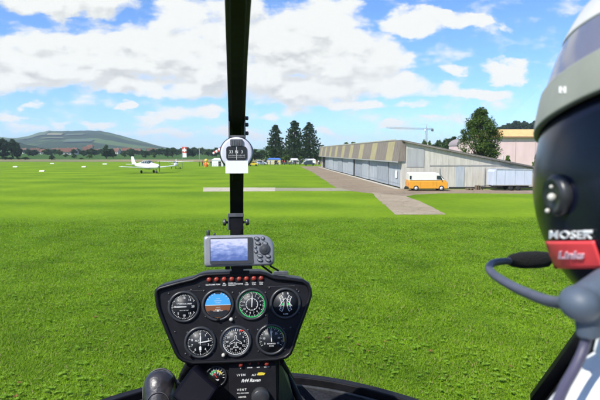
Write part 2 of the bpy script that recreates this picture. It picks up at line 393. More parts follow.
def paving(name, lo, hi, slab=4.0, stain=(.06,.05,.04)):
    m, nt, ns, L = new_mat(name); out = N(ns,'ShaderNodeOutputMaterial'); b = N(ns,'ShaderNodeBsdfPrincipled'); b.inputs['Roughness'].default_value = .92; b.inputs['Specular IOR Level'].default_value = .2
    g = N(ns,'ShaderNodeNewGeometry')
    def noi(sc, det=6, ro=.6):
        n = N(ns,'ShaderNodeTexNoise'); n.inputs['Scale'].default_value = sc; n.inputs['Detail'].default_value = det; n.inputs['Roughness'].default_value = ro; L.new(g.outputs['Position'], n.inputs['Vector']); return n.outputs['Fac']
    cr = N(ns,'ShaderNodeValToRGB'); cr.color_ramp.elements[0].position = .36; cr.color_ramp.elements[1].position = .64; cr.color_ramp.elements[0].color = c4(lo); cr.color_ramp.elements[1].color = c4(hi)
    L.new(mth(ns, L, 'MULTIPLY_ADD', noi(3.0, 8, .7), .5, mth(ns, L, 'MULTIPLY', noi(.22), .5)), cr.inputs[0])
    vo = N(ns,'ShaderNodeTexVoronoi'); vo.feature = 'DISTANCE_TO_EDGE'; vo.inputs['Scale'].default_value = 1/slab; L.new(g.outputs['Position'], vo.inputs['Vector'])
    crack = mth(ns, L, 'LESS_THAN', mth(ns, L, 'MULTIPLY_ADD', noi(1.5), .03, vo.outputs['Distance']), .030)
    st = mth(ns, L, 'GREATER_THAN', noi(.45, 8, .7), .60)
    mx = N(ns,'ShaderNodeMix'); mx.data_type = 'RGBA'; L.new(mth(ns, L, 'MULTIPLY', crack, .3), mx.inputs['Factor']); L.new(cr.outputs[0], mx.inputs['A']); mx.inputs['B'].default_value = (.07,.09,.03,1)
    m2 = N(ns,'ShaderNodeMix'); m2.data_type = 'RGBA'; L.new(mth(ns, L, 'MULTIPLY', st, .35), m2.inputs['Factor']); L.new(mx.outputs['Result'], m2.inputs['A']); m2.inputs['B'].default_value = c4(stain)
    L.new(m2.outputs['Result'], b.inputs['Base Color']); L.new(b.outputs[0], out.inputs[0]); return m
M['asphalt'] = paving('old_apron', (.20,.15,.10), (.31,.245,.175)); M['spur'] = paving('spur_concrete', (.24,.19,.125), (.40,.33,.235), 3.0)
M['concrete'] = paving('strip_concrete', (.38,.33,.24), (.52,.47,.37), 3.5, (.2,.2,.1)); M['concrete_dull'] = paving('strip_dull', (.22,.22,.13), (.34,.31,.22), 3.5, (.12,.16,.04))
M['stubble'] = mat('stubble', (.25,.19,.085), .95, scale=.012, col2=(.10,.13,.035), lo=.5, hi=.68)
def gp(*pts): return [G(*p) for p in pts]
apron = gp((300,166.5),(322,166.0),(330,169.0),(345,173.2),(365,178.6),(385,184.0),(403,189.2),(470,189.4),(620,189.6),(620,194.0),(500,193.6),(440,193.4),(415,194.6),(405,196.6),(372,193.5),(352,191.2),(337,188.6),(325,180.5),(312,172))
sheet('apron', apron, .008, M['asphalt'])
sheet('concrete_spur', gp((372,192.6),(406,196.4),(418,200.6),(432,207.0),(446,214.6),(395,214.8),(387,207),(378,199)), .012, M['spur'])
sheet('runway_strip', gp((203,187.6),(275,187.6),(275,191.2),(203,191.6)), .008, M['concrete'])
sheet('runway_strip_worn', gp((275.1,188.0),(341,188.0),(352,191.0),(275.1,191.0)), .012, M['concrete_dull'])
sheet('stubble_field', [(-420,255),(-20,255),(-5,300),(-5,330),(-500,330)], .02, M['stubble'])
M['pale_crop'] = mat('pale_crop', (.10,.13,.035), .95, scale=.02, var=.2)
sheet('crop_field', [(-600,345),(-150,345),(-160,372),(-640,372)], .02, M['pale_crop'])

# ------------------------------------------------------------------ hills
def hill_mat(name, forest, field, thr=.56, sc=.004):
    m, nt, ns, L = new_mat(name)
    out = N(ns, 'ShaderNodeOutputMaterial'); b = N(ns, 'ShaderNodeBsdfPrincipled'); b.inputs['Roughness'].default_value = 1; b.inputs['Specular IOR Level'].default_value = 0
    geo = N(ns, 'ShaderNodeNewGeometry')
    vo = N(ns, 'ShaderNodeTexVoronoi'); vo.inputs['Scale'].default_value = sc; L.new(geo.outputs['Position'], vo.inputs['Vector'])
    no = N(ns, 'ShaderNodeTexNoise'); no.inputs['Scale'].default_value = .02; no.inputs['Detail'].default_value = 8; no.inputs['Roughness'].default_value = .7; L.new(geo.outputs['Position'], no.inputs['Vector'])
    sp = N(ns, 'ShaderNodeSeparateColor'); L.new(vo.outputs['Color'], sp.inputs[0])
    fr = N(ns, 'ShaderNodeMix'); fr.data_type = 'RGBA'; fr.inputs['A'].default_value = c4([x * .35 for x in forest]); fr.inputs['B'].default_value = c4([x * 1.3 for x in forest]); L.new(no.outputs['Fac'], fr.inputs['Factor'])
    fm = mth(ns, L, 'GREATER_THAN', mth(ns, L, 'MULTIPLY_ADD', no.outputs['Fac'], .25, sp.outputs[0]), thr + .3)
    mx = N(ns, 'ShaderNodeMix'); mx.data_type = 'RGBA'; L.new(fm, mx.inputs['Factor']); L.new(fr.outputs['Result'], mx.inputs['A']); mx.inputs['B'].default_value = c4(field)
    L.new(mx.outputs['Result'], b.inputs['Base Color']); L.new(b.outputs[0], out.inputs['Surface'])
    return m
def hill(name, prof, Yr, near, farr, m, u0, u1, nu=160, nv=26, base=None, rough=.02):
    pu = np.array([(p[0] - 300) / F for p in prof]); ph = np.array([(152 - p[1]) / F * Yr + EYE for p in prof])
    us = np.linspace(u0, u1, nu); vs = np.linspace(0, 1, nv)
    U, Vv = np.meshgrid(us, vs, indexing='ij')
    Yd = near + (farr - near) * Vv
    k = (Yr - near) / (farr - near)
    rad = np.where(Vv < k, np.sin(np.clip(Vv / k, 0, 1) * PI / 2) ** 1.35, np.cos(np.clip((Vv - k) / (1 - k), 0, 1) * PI / 2))
    H = np.interp(U, pu, ph)
    g = RNG.normal(size=U.shape) * rough
    H = H * rad * (1 + g); Zb = terr(U * Yd, Yd) - 3
    V = np.stack([U * Yd, Yd, np.maximum(H, Zb)], -1).reshape(-1, 3)
    Fq = np.array([[i * nv + j, (i + 1) * nv + j, (i + 1) * nv + j + 1, i * nv + j + 1] for i in range(nu - 1) for j in range(nv - 1)])
    return tag(npmesh(name, V, Fq, m, smooth=True), kind='structure')
hm = hill_mat('far_hill', (.035,.06,.025), (.085,.13,.04), thr=.56)
hill('hill', [(-200,146),(-60,139),(0,137.5),(15,139),(30,137.2),(40,133.6),(50,132.2),(66,132.4),(85,131.6),(101,132),(113,134),(130,138.6),(148,143),(161,146.5),(185,151),(215,155),(260,158)], 3200, 1500, 4600, hm, -1.2, -.05, rough=.012)
hm2 = hill_mat('near_ridge', (.028,.05,.022), (.07,.11,.03), thr=.72, sc=.006)
hill('ridge', [(-250,128),(-60,134),(-20,138),(0,140.5),(18,142.5),(32,145.5),(50,149),(70,151.5),(100,154)], 1500, 1150, 2000, hm2, -1.3, -.36, nu=110, nv=18, rough=.04)
# wheat and pasture fields lying on the far hill
def hill_z(u, y, prof, Yr, near, farr):
    pu = [(p[0] - 300) / F for p in prof]; ph = [(152 - p[1]) / F * Yr + EYE for p in prof]
    k = (Yr - near) / (farr - near); v = (y - near) / (farr - near)
    rad = math.sin(min(v / k, 1) * PI / 2) ** 1.35
    return float(np.interp(u, pu, ph)) * rad
HP = [(30,137.2),(40,133.6),(50,132.2),(66,132.4),(85,131.6),(101,132),(113,134),(130,138.6),(148,143),(161,146.5)]
def hill_field(name, px0, px1, y0, y1, col, skew=0):
    m = mat(name, col, .95, scale=.02, var=.12); vs = []; nu, nv = 14, 10
    for i in range(nu + 1):
        for j in range(nv + 1):
            y = y0 + (y1 - y0) * j / nv; px = px0 + (px1 - px0) * i / nu + skew * j / nv; u = (px - 300) / F
            vs.append((u * y, y, hill_z(u, y, HP, 3200, 1500, 4600) + 5))
    fs = [(i * (nv + 1) + j, (i + 1) * (nv + 1) + j, (i + 1) * (nv + 1) + j + 1, i * (nv + 1) + j + 1) for i in range(nu) for j in range(nv)]
    o = MB().add(vs, fs).build('hill_field', m); tag(o, kind='structure')
hill_field('wheat', 48, 63, 2320, 2440, (.22,.20,.10), 2)
hill_field('wheat_low', 44, 66, 2140, 2180, (.13,.14,.06), -2)
hill_field('pasture', 22, 47, 2350, 2650, (.07,.11,.045), 6)
hill_field('pasture_low', 64, 92, 1960, 2080, (.06,.10,.04), 4)
hill_field('pasture_side', 66, 84, 2300, 2380, (.07,.10,.04), 3)
hm3 = hill_mat('wooded_hill', (.02,.04,.015), (.03,.05,.02), thr=.9, sc=.01)

# ------------------------------------------------------------------ trees
def leaf_cloud(centres, radii, per, size, flat=.0):
    """many leaf-sized quads scattered through clumps"""
    C = np.repeat(np.array(centres), per, axis=0); Rr = np.repeat(np.array(radii), per)
    n = len(C); d = RNG.normal(size=(n, 3)); d /= np.linalg.norm(d, axis=1, keepdims=True)
    P = C + d * (Rr * RNG.random(n) ** .45)[:, None] * np.array([1, 1, .8])
    a = RNG.normal(size=(n, 3)); a[:, 2] *= (1 - flat); a /= np.linalg.norm(a, axis=1, keepdims=True)
    b = np.cross(a, RNG.normal(size=(n, 3))); b /= np.linalg.norm(b, axis=1, keepdims=True)
    s = size * (.6 + .8 * RNG.random(n))[:, None]
    V = np.stack([P - a * s, P + b * s * .55, P + a * s, P - b * s * .55], 1).reshape(-1, 3)
    return V, np.arange(4 * n).reshape(-1, 4)
def leaf_mat(name, lo, hi, trans=.25, scale=.7):
    return mat(name, lo, .7, scale=scale, col2=hi, lo=.35, hi=.65, trans=trans, spec=.25)
LM = {'mid': leaf_mat('leaves_mid', (.035,.070,.010), (.085,.140,.020)), 'dark': leaf_mat('leaves_dark', (.018,.042,.012), (.045,.085,.020)),
      'light': leaf_mat('leaves_light', (.05,.10,.015), (.10,.16,.03)), 'fir': leaf_mat('needles', (.014,.036,.013), (.040,.075,.022), .1)}
BARK = mat('bark', (.06,.045,.032), .95, scale=6, var=.3, bump=.5, bscale=20)
def deciduous(h, w, leafm, trunk_h=.28, clumps=46, per=150, size=.3, seed=1):
    rs = np.random.default_rng(seed)
    tr = MB(); th0 = h * trunk_h
    tr.tube([(0, 0, 0), (.05 * w * .2, 0, th0 * .6), (0, .02 * w, th0), (0, 0, h * .72)], [w * .055, w * .042, w * .036, w * .012], 10)
    cs = []; rd = []
    for i in range(clumps):
        z = rs.random() ** .85; t = z * 1.0
        prof = math.sin(min(1, t * .92 + .14) * PI) ** .55
        g = rs.random() * 2 * PI; r = w * .5 * prof * (rs.random() ** .45) * .82
        c = (r * math.cos(g), r * math.sin(g), th0 * .95 + (h - th0) * z * .93); cs.append(c); rd.append(w * (.09 + .09 * rs.random()))
        if i % 4 == 0:
            q = .45 + .3 * rs.random(); tr.tube([(0, 0, th0 * (.7 + .5 * q)), (c[0] * .5, c[1] * .5, (th0 + c[2]) * .52), c], [w * .02, w * .012, w * .004], 6)
    V, Fq = leaf_cloud(cs, rd, per, size, .1)
    return tr, V, Fq
def conifer(h, w, per=46, size=.32, seed=1):
    rs = np.random.default_rng(seed); tr = MB(); tr.tube([(0, 0, 0), (0, 0, h * .5), (0, 0, h)], [w * .05, w * .03, .02], 8)
    cs = []; rd = []; nl = int(h / .55)
    for i in range(nl):
        z = h * (.06 + .93 * i / nl); r = w * .5 * (1 - (z / h)) ** .68 * (.70 + .5 * rs.random()) + .15
        nb = max(4, int(9 * r / (w * .5)) + 2)
        for k in range(nb):
            g = 2 * PI * (k + rs.random()) / nb; rk = r * (.7 + .4 * rs.random())
            for q in (.35, .65, .95):
                cs.append((rk * q * math.cos(g), rk * q * math.sin(g), z - q * rk * .22)); rd.append(.28 + .28 * (1 - q) * r * .4)
            if k % 3 == 0: tr.tube([(0, 0, z), (rk * .9 * math.cos(g), rk * .9 * math.sin(g), z - rk * .2)], [.05, .01], 4)
    V, Fq = leaf_cloud(cs, rd, per // 3, size, .3)
    return tr, V, Fq
def make_tree(name, loc, data, leafm, label, cat='tree', group=None, rz=0):
    tr, V, Fq = data
    t = empty(name, loc, label, cat, group, rz)
    tr.build('trunk', BARK, t); npmesh('crown', V, Fq, leafm, t)
    return t

# three tall conifers beyond the strip
for i, (px, top, base, w, lab) in enumerate([(275.5, 124.0, 163, 15, 'tall dark conifer, leftmost of the three, standing a little apart'), (294.5, 119.8, 163.4, 16, 'tallest dark conifer with a pointed top, middle of the three'), (309, 121.5, 162.8, 20, 'broad dark conifer nearest the striped hangar, right of the three')]):
    g = G(px, base); h = (152 - top) / F * g.y + EYE
    make_tree('conifer_tree', (g.x, g.y, 0), conifer(h, w, seed=i + 3), LM['fir'], lab, 'conifer', 'tall conifers at the end of the strip', rz=i)
# large broadleaf tree behind the hangar
Yt = 104; gx = (479 - 300) / F * Yt
make_tree('broadleaf_tree', (gx, Yt, 0), deciduous((152 - 107.5) / F * Yt + EYE, 8.6, LM['mid'], .22, clumps=95, per=170, size=.17, seed=4), LM['mid'], 'large round green tree rising behind the low end of the hangar roof')

# ------------------------------------------------------------------ trees and hedges far off
protos = []
for k in range(5):
    protos.append(deciduous(9, 8 + k % 3, None, .16, clumps=26, per=46, size=.55, seed=20 + k))
far_trees = []
def far_tree(px, Y, top, w, kind, label, cat='tree', group='trees beyond the airfield', name='distant_tree', pro=None):
    x = (px - 300) / F * Y; z0 = float(terr(np.array(x), np.array(float(Y))))
    h = (152 - top) / F * Y + EYE - z0
    k = pro if pro is not None else RNG.integers(0, 5); key = (int(k), kind)
    t = empty(name, (x, Y, z0), label, cat, group, rz=float(RNG.random() * 6))
    if key not in PM:
        tr, V, Fq = protos[k]
        a = tr.build('trunk', BARK, t); b = npmesh('crown', V, Fq, LM[kind], t); PM[key] = (a.data, b.data)
    else:
        for nm, me in zip(('trunk', 'crown'), PM[key]):
            o = bpy.data.objects.new(nm, me); COL.objects.link(o); o.parent = t
    t.scale = (w / (8 + k % 3), w / (8 + k % 3), h / 9)
    return t
PM = {}
far_tree(107, 372, 144.8, 9.0, 'dark', 'dark rounded tree standing alone in the far field, left of the aircraft', group=None, pro=0)
far_tree(114, 380, 150.0, 5.0, 'dark', 'small dark tree close on the right of the lone rounded tree', group=None, pro=1)
far_tree(52.5, 300, 155.4, 4.6, 'dark', 'round bush alone on the edge of the mown strip', 'bush', None, 'round_bush', pro=2)
for px, Y, top, w, lab in [(-22,330,136,16,'huge dark tree at the far left edge of the picture'),(-8,345,137.5,13,'dark tree in the left clump, its crown cut by the picture edge'),(4,350,138.8,12,'tall dark tree in the left clump beside the picture edge'),(14,352,139.6,11,'dark tree at the right end of the left clump'),(19,360,144,7,'low dark tree at the foot of the left clump')]:
    far_tree(px, Y, top, w, 'dark', lab, group='clump of dark trees at the left')
for px, top, w in [(6,156.6,7),(12,157,6),(19,157.3,4),(26,156.8,6)]:
    far_tree(px, 318, top, w, 'dark', 'low dark hedge bush in front of the left clump of trees', 'bush', 'low hedge bushes below the left clump', 'hedge_bush')
for px, Y, top, w, kd in [(75,372,154.2,5,'dark'),(90,380,154.8,6,'mid'),(132,395,152.2,5,'dark'),(146,400,151.8,6,'dark'),(155,402,152,5,'mid'),(82,330,157.6,3.5,'mid'),(67,420,153.8,5,'mid'),(125,430,152,5,'mid')]:
    far_tree(px, Y, top, w, kd, 'small bushy tree dotted in the far fields before the village', group='small trees dotted in the far fields')
# wooded line in front of the village and to the right
px = 22
while px < 236:
    Y = 470 + RNG.random() * 230; top = 148.0 + RNG.random() * 3.0
    if 158 < px < 200: top -= 1.3
    if px > 200: top -= .8
    far_tree(px, Y, top, 7 + RNG.random() * 6, ['dark', 'mid', 'dark'][RNG.integers(0, 3)], 'one of many dark trees in the wooded line along the village', group='trees along the village line')
    px += 1.1 + RNG.random() * 2.6
for px, Y, top, w in [(168,430,147.6,8),(173,428,148.2,7),(188,440,147.4,9),(193,445,148.3,7)]:
    far_tree(px, Y, top, w, 'dark', 'dark round tree in the group behind the striped banner', group='dark trees behind the striped banner')
for px, Y, top, w in [(248,300,150,8),(255,300,149,9),(262,310,150,8),(322,240,146.0,4),(328,260,150,6),(286,205,155.6,4.5),(301,205,156.4,3.5)]:
    far_tree(px, Y, top, w, 'light' if top > 155 else 'dark', 'shrubby tree behind the row of tents and vehicles', group='trees behind the tents')
for px, Y, top, w in [(346,190,143.6,6),(353,190,142.8,7),(393,170,142.4,6),(424,150,139.4,3.2),(429,150,141,3)]:
    far_tree(px, Y, top, w, 'mid', 'tree top showing just above the hangar roof', group='tree tops above the hangar roof')
for px, Y, top, w in [(438,210,141,8),(446,205,139.5,9),(453,200,138.2,9),(460,205,139,9)]:
    far_tree(px, Y, top, w, 'dark', 'dark tree in the wood left of the large round tree', group='dark wood behind the hangar')
for px, top, w in [(507,156.5,2.0),(540,152,3)]:
    far_tree(px, 92, top, w, 'light', 'light green shrub between the hangar and the pink building', 'shrub', 'shrubs by the pink building', 'green_shrub')
# wooded hill behind the pink building: hill with trees on it
hill('wooded_hill', [(440,156),(485,140),(500,133.5),(515,131),(530,129),(560,126),(620,122),(700,130),(800,150)], 520, 380, 800, hm3, .2, 1.0, nu=60, nv=14, rough=.03)
for k in range(46):
    px = 495 + k * 2.9 + RNG.random() * 2; Y = 470 + RNG.random() * 60
    u = (px - 300) / F
    pu = [(p - 300) / F for p in (440,485,500,515,530,560,620,700)]; ph = [(152 - q) / F * 520 + EYE for q in (156,140,133.5,131,129,126,122,130)]
    z0 = float(np.interp(u, pu, ph)) * math.sin(min(1, (Y - 380) / 140) * PI / 2) ** 1.35 - 2
    t = far_tree(px, Y, 140, 10 + RNG.random() * 4, 'dark', 'dark tree on the wooded hill behind the pink building', group='trees on the wooded hill')
    t.location = (u * Y, Y, z0); t.scale = (t.scale[0], t.scale[1], .9 + .35 * RNG.random())
    if px > 640: break

# ------------------------------------------------------------------ village houses
HW = [mat('house_wall_white', (.55,.52,.46), .9, scale=.5), mat('house_wall_ochre', (.42,.33,.22), .9, scale=.5)]
HR = [mat('roof_red', (.15,.065,.045), .85, scale=1.5, var=.2), mat('roof_brown', (.13,.075,.05), .85, scale=1.5, var=.2)]
HG = mat('house_glass', (.03,.04,.05), .2)
def house(x, y, z, w, d, h, rh, rz, wi, ri, label):
    t = empty('village_house', (x, y, z), label, 'house', 'village houses below the hill', rz)
    a = MB(); a.box((0, 0, h / 2), (w, d, h)); a.add([(-w/2, -d/2, h), (-w/2, d/2, h), (-w/2, 0, h + rh), (w/2, -d/2, h), (w/2, d/2, h), (w/2, 0, h + rh)], [(0,1,2),(3,5,4)])
    a.build('wall', HW[wi], t)
    r = MB(); o = .5; zz = h - rh * o / (d / 2)
    for s in (-1, 1):
        r.add([(-w/2-.6, s*(d/2+o), zz), (w/2+.6, s*(d/2+o), zz), (w/2+.6, 0, h+rh+.02), (-w/2-.6, 0, h+rh+.02), (-w/2-.6, s*(d/2+o), zz+.25), (w/2+.6, s*(d/2+o), zz+.25), (w/2+.6, 0, h+rh+.27), (-w/2-.6, 0, h+rh+.27)],
              [(0,1,2,3),(4,5,6,7),(0,1,5,4),(0,3,7,4),(1,2,6,5)])
    ro = r.build('roof', HR[ri], t); MB().box((w*.2, d*.12, h+rh*.9+.4), (.7, .7, 1.6)).build('chimney', HW[1], ro)
    for k in (-.3, 0, .3):
        MB().box((w*k, -d/2-.02, h*.5), (1.1, .1, 1.3)).build('window', HG, t)
hs = [(67,560,14,8,4.5,3.6,.3,0,0,'red roofed house, largest left of the lone dark tree'),(73,575,16,9,4,4.2,-.2,0,0,'long red roofed barn beside the largest red roofed house'),
      (36,640,13,8,5,3,.5,0,1,'pale house with a brown roof near the left clump'),(25,650,12,8,4.5,3,-.3,0,1,'pale house closest to the left clump of trees'),(46,600,12,7,4,3,.1,0,0,'small white house with a red roof below the wheat field'),
      (88,720,14,9,6,4,.4,1,0,'ochre house with a red roof, left of the lone dark tree'),(91,760,10,8,9,4,.0,0,0,'tall narrow red roofed house in mid village'),(98,700,16,8,4,3,.2,0,1,'long white house with a brown roof'),(117,640,12,8,4.5,3.4,-.3,0,0,'red roofed house right of the lone dark tree'),
      (128,600,14,9,5,3.6,.2,1,0,'broad red roofed house above the first aircraft'),(138,620,12,8,4,3.6,-.2,0,0,'red roofed house above the tail of the first aircraft'),(152,640,14,8,5,3.2,.4,0,1,'brown roofed house near the foot of the hill'),(57,700,14,9,5,3,.2,0,1,'wide brown roofed house under the hill fields')]
for px, Y, w, d, h, rh, rz, wi, ri, lab in hs:
    x = (px - 300) / F * Y; house(x, Y, float(terr(np.array(x), np.array(float(Y)))) - .8, w*.72, d*.8, h * .9, rh, rz, wi, ri, lab)

# ------------------------------------------------------------------ hangar
def corr_mat(name, col, col2, scale=1.0, waves=0, stretch=(1,1,.15), streak=True):
    m, nt, ns, L = new_mat(name)
    out = N(ns, 'ShaderNodeOutputMaterial'); b = N(ns, 'ShaderNodeBsdfPrincipled'); b.inputs['Roughness'].default_value = .75
    tc = N(ns, 'ShaderNodeTexCoord'); mp = N(ns, 'ShaderNodeMapping'); mp.inputs['Scale'].default_value = stretch; L.new(tc.outputs['Object'], mp.inputs['Vector'])
    n1 = N(ns, 'ShaderNodeTexNoise'); n1.inputs['Scale'].default_value = 3.2 * scale; n1.inputs['Detail'].default_value = 7; n1.inputs['Roughness'].default_value = .65; L.new(mp.outputs[0], n1.inputs['Vector'])
    cr = N(ns, 'ShaderNodeValToRGB'); cr.color_ramp.elements[0].position = .33; cr.color_ramp.elements[1].position = .66
    cr.color_ramp.elements[0].color = c4(col); cr.color_ramp.elements[1].color = c4(col2); L.new(n1.outputs['Fac'], cr.inputs[0]); L.new(cr.outputs[0], b.inputs['Base Color'])
    if waves:
        wv = N(ns, 'ShaderNodeTexWave'); wv.bands_direction = 'X' if waves > 0 else 'Y'; wv.inputs['Scale'].default_value = abs(waves); L.new(tc.outputs['Object'], wv.inputs['Vector'])
        bp = N(ns, 'ShaderNodeBump'); bp.inputs['Strength'].default_value = .6; bp.inputs['Distance'].default_value = .04; L.new(wv.outputs['Fac'], bp.inputs['Height']); L.new(bp.outputs[0], b.inputs['Normal'])
    L.new(b.outputs[0], out.inputs['Surface']); return m
M['fascia'] = corr_mat('fascia_brown', (.15,.12,.10), (.27,.225,.185), waves=1.6)
M['fascia_yellow'] = corr_mat('fascia_yellow', (.29,.245,.13), (.43,.37,.20), waves=1.6)
M['door'] = corr_mat('door_blue_grey', (.28,.31,.335), (.42,.445,.46), waves=.8)
M['door2'] = corr_mat('door_grey', (.22,.25,.275), (.34,.365,.385), waves=.8)
M['gable'] = corr_mat('gable_board', (.47,.44,.375), (.62,.58,.505), waves=1.2)
M['gable_grey'] = corr_mat('gable_grey', (.33,.33,.33), (.42,.42,.41), waves=1.2)
M['gable_blue'] = corr_mat('gable_blue', (.36,.39,.42), (.46,.49,.52))
M['roof_grey'] = corr_mat('roof_sheet', (.14,.125,.11), (.22,.20,.18), waves=-1.5, stretch=(1,.2,1))
M['ridge'] = mat('ridge_pale', (.45,.43,.36), .8, scale=2)
M['dark_inside'] = mat('dark_interior', (.02,.02,.02), .9)
M['plinth'] = mat('plinth', (.38,.37,.34), .9, scale=2)
HC = Vector((12.85, 66.0, 0)); dvec = Vector((6.4 - 12.85, 162 - 66, 0)); HLEN = dvec.length; hrz = math.atan2(dvec.y, dvec.x)
# hangar local: x runs along the door face away from us, y to the left of it (outwards, towards the strip is +y), right side is -y
hangar = empty('hangar', HC, 'long low aircraft hangar with brown and yellow striped fascia and blue grey sliding doors', 'hangar', rz=hrz)
HT = 5.95; FB = 3.45; WD = 17.4; ZR = 2.45
b = MB()
# gable wall end (perpendicular enough to the view): polygon from the front corner to the right
gw = MB(); gw.add([(0, -.15, 0), (0, -WD, 0), (0, -WD, ZR), (0, -.15, HT - .05), (.25, -.15, 0), (.25, -WD, 0), (.25, -WD, ZR), (.25, -.15, HT - .05)],
                  [(0,1,2,3),(4,7,6,5),(0,4,5,1),(1,5,6,2),(2,6,7,3),(3,7,4,0)])
# battens on the gable wall
for i in range(1, 22):
    y = -.15 - i * WD / 22; zt = ZR + (HT - ZR) * (1 + y / WD) - .25
    gw.box((-.01, y, zt / 2), (.03, .04, zt))
gw.build('gable_wall', M['gable'], hangar)
MB().box((-.03, -1.5, 3.9), (.05, 2.2, 2.3)).build('wall_panel', M['gable_grey'], hangar)
MB().box((-.035, -7.2, 1.45), (.05, 1.1, 2.7)).build('wall_panel', M['gable_blue'], hangar)
MB().box((-.05, -WD/2, 2.95), (.04, WD*.62, .10)).build('wall_rail', M['plinth'], hangar)
MB().box((.1, -WD/2, .12), (.45, WD - .3, .24)).build('plinth', M['dark_inside'], hangar)
# far gable, back wall
bw = MB(); bw.box((HLEN/2, -WD+.12, ZR/2), (HLEN-.6, .24, ZR-.06)); bw.add([(HLEN, -.15, 0), (HLEN, -WD, 0), (HLEN, -WD, ZR), (HLEN, -.15, HT-.05)], [(0,1,2,3)])
bw.build('back_wall', M['gable'], hangar)
# roof slab, mono pitch
r = MB(); e = .35
r.add([(-e, .3, HT), (HLEN+e, .3, HT), (HLEN+e, -WD-e, ZR), (-e, -WD-e, ZR), (-e, .3, HT+.16), (HLEN+e, .3, HT+.16), (HLEN+e, -WD-e, ZR+.16), (-e, -WD-e, ZR+.16)],
      [(0,1,2,3),(4,7,6,5),(0,4,5,1),(2,6,7,3),(0,3,7,4),(1,5,6,2)])
roof = r.build('roof', M['roof_grey'], hangar)
MB().box((HLEN/2+1.8, .18, HT+.24), (HLEN-3.5, .3, .14)).build('ridge_cap', M['ridge'], roof)
MB().tube([(2, -13.6, 3.0), (2, -13.6, 4.1)], .12, 10).build('vent_pipe', M['plinth'], roof)
# fascia: leans outwards a little at its foot
def fas(x0, x1, m, nm, off=0.0):
    q = MB(); q.add([(x0, .75+off, FB), (x1, .75+off, FB), (x1, .32+off, HT+.02), (x0, .32+off, HT+.02), (x0, .55+off, FB), (x1, .55+off, FB), (x1, .12+off, HT+.02), (x0, .12+off, HT+.02)],
                    [(0,1,2,3),(4,7,6,5),(0,4,5,1),(2,6,7,3),(0,3,7,4),(1,5,6,2)]); return q.build(nm, m, hangar)
q = MB(); q.prism([(-.13,FB),(.74,FB),(.31,HT+.01),(-.13,HT+.01)], -.16, -.102, mtx=Matrix(((0,0,1,0),(1,0,0,0),(0,1,0,0),(0,0,0,1)))); q.build('fascia_end', M['fascia'], hangar)
ys = [3.0 + i * 10.6 for i in range(9)]
cur = -.1
for y0 in ys:
    fas(cur, y0, M['fascia'], 'fascia_panel'); fas(y0 + .003, y0 + 3.7, M['fascia_yellow'], 'fascia_panel'); cur = y0 + 3.703
fas(cur, HLEN, M['fascia'], 'fascia_panel')
MB().box((HLEN/2, .3, FB-.08), (HLEN, .9, .14)).build('door_track', M['gable_grey'], hangar)
xs = 1.0; k = 0; gaps = {4}
dl = [6.1, 7.2, 6.4, 5.6, 8.5, 6.5, 8.2, 6.8, 8.8, 8.4, 8.8]
while xs < 84 and k < len(dl):
    w = dl[k]; w = min(w, 84 - xs)
    d = MB(); oy = .08 + (.14 if k % 2 else 0); d.box((xs + w/2, oy, 1.78), (w - .06, .09, 3.2))
    nb = int(w / 1.05)
    for i in range(nb + 1): d.box((xs + .06 + (w - .12) * i / nb, oy + .055, 1.78), (.05, .03, 3.2))
    dd = d.build('sliding_door', M['door'] if k % 3 != 1 else M['door2'], hangar)
    MB().box((xs + w/2, oy + .07, .6), (w - .2, .03, .05)).build('door_rail', M['door2'], dd)
    xs += w + (1.0 if k == 4 else 0); k += 1
cp = MB(); cp.box((.42, -.02, FB/2), (.8, .34, FB-.05)); cp.build('corner_post', M['gable'], hangar)
MB().box((HLEN/2, -.5, FB/2), (HLEN-.8, .05, FB-.1)).build('interior_shade_sheet', M['dark_inside'], hangar)  # near-black sheet standing in for the shade inside the hangar
pm = MB(); pm.box((2.6, .24, 1.75), (.9, .03, .95)); pm.build('notice_board', M['card'], hangar)
MB().box((HLEN/2, .62, .03), (HLEN, .5, .06)).build('door_sill', M['ridge'], hangar)

MB().tube([(-.3, -.1, HT-.08), (-.3, -WD-.3, ZR-.08)], .07, 8).build('verge_trim', M['roof_grey'], hangar)
for y in (-4.6, -10.4): MB().box((-.07, y, 1.3), (.05, .12, 2.6)).build('downpipe', M['gable_grey'], hangar)
MB().box((-.045, -12.6, 1.7), (.04, 1.3, .9)).build('wall_panel', M['gable_grey'], hangar)
# ------------------------------------------------------------------ pink building
pk = mat('pink_wall', (.68,.50,.50), .85, scale=.6, var=.05, stretch=(1,1,.4)); orf = mat('orange_roof', (.62,.38,.16), .8, scale=1.0, var=.08)
pb = empty('pink_building', ((530-300)/F*150+6, 150, 0), 'large pink walled hall with a flat orange roof edge behind the hangar', 'building')
x0 = (495-300)/F*150 - pb.location.x; x1 = 45 - 6; wh = (152-137)/F*150+EYE
q = MB(); q.box(((x0+x1)/2, 10, wh/2), (x1-x0, 20, wh)); q.build('wall', pk, pb)
q = MB(); hh = (152-130)/F*150+EYE
q.add([(x0-.5,-.6,wh),(x1+.5,-.6,wh),(x1+.5,2.6,hh+.25),(x0-.5,2.6,hh+.25),(x0-.5,20.6,wh),(x1+.5,20.6,wh),(x1+.5,17,hh+.25),(x0-.5,17,hh+.25)],[(0,1,2,3),(4,7,6,5),(3,2,6,7),(0,3,7,4),(1,5,6,2),(0,4,5,1)])
q.build('roof', orf, pb)
q = MB(); q.box(((x0+x1)/2, -.68, wh-.05), (x1-x0+1, .14, .35)); q.build('gutter', mat('gutter_brown', (.26,.15,.09), .7), pb)
for i in range(1, 7):
    MB().box((x0 + i*5.5, -.06, wh/2-.2), (.14, .08, wh-.6)).build('downpipe', mat('pipe_grey', (.5,.42,.42), .6) if i == 1 else bpy.data.materials['pipe_grey'], pb)
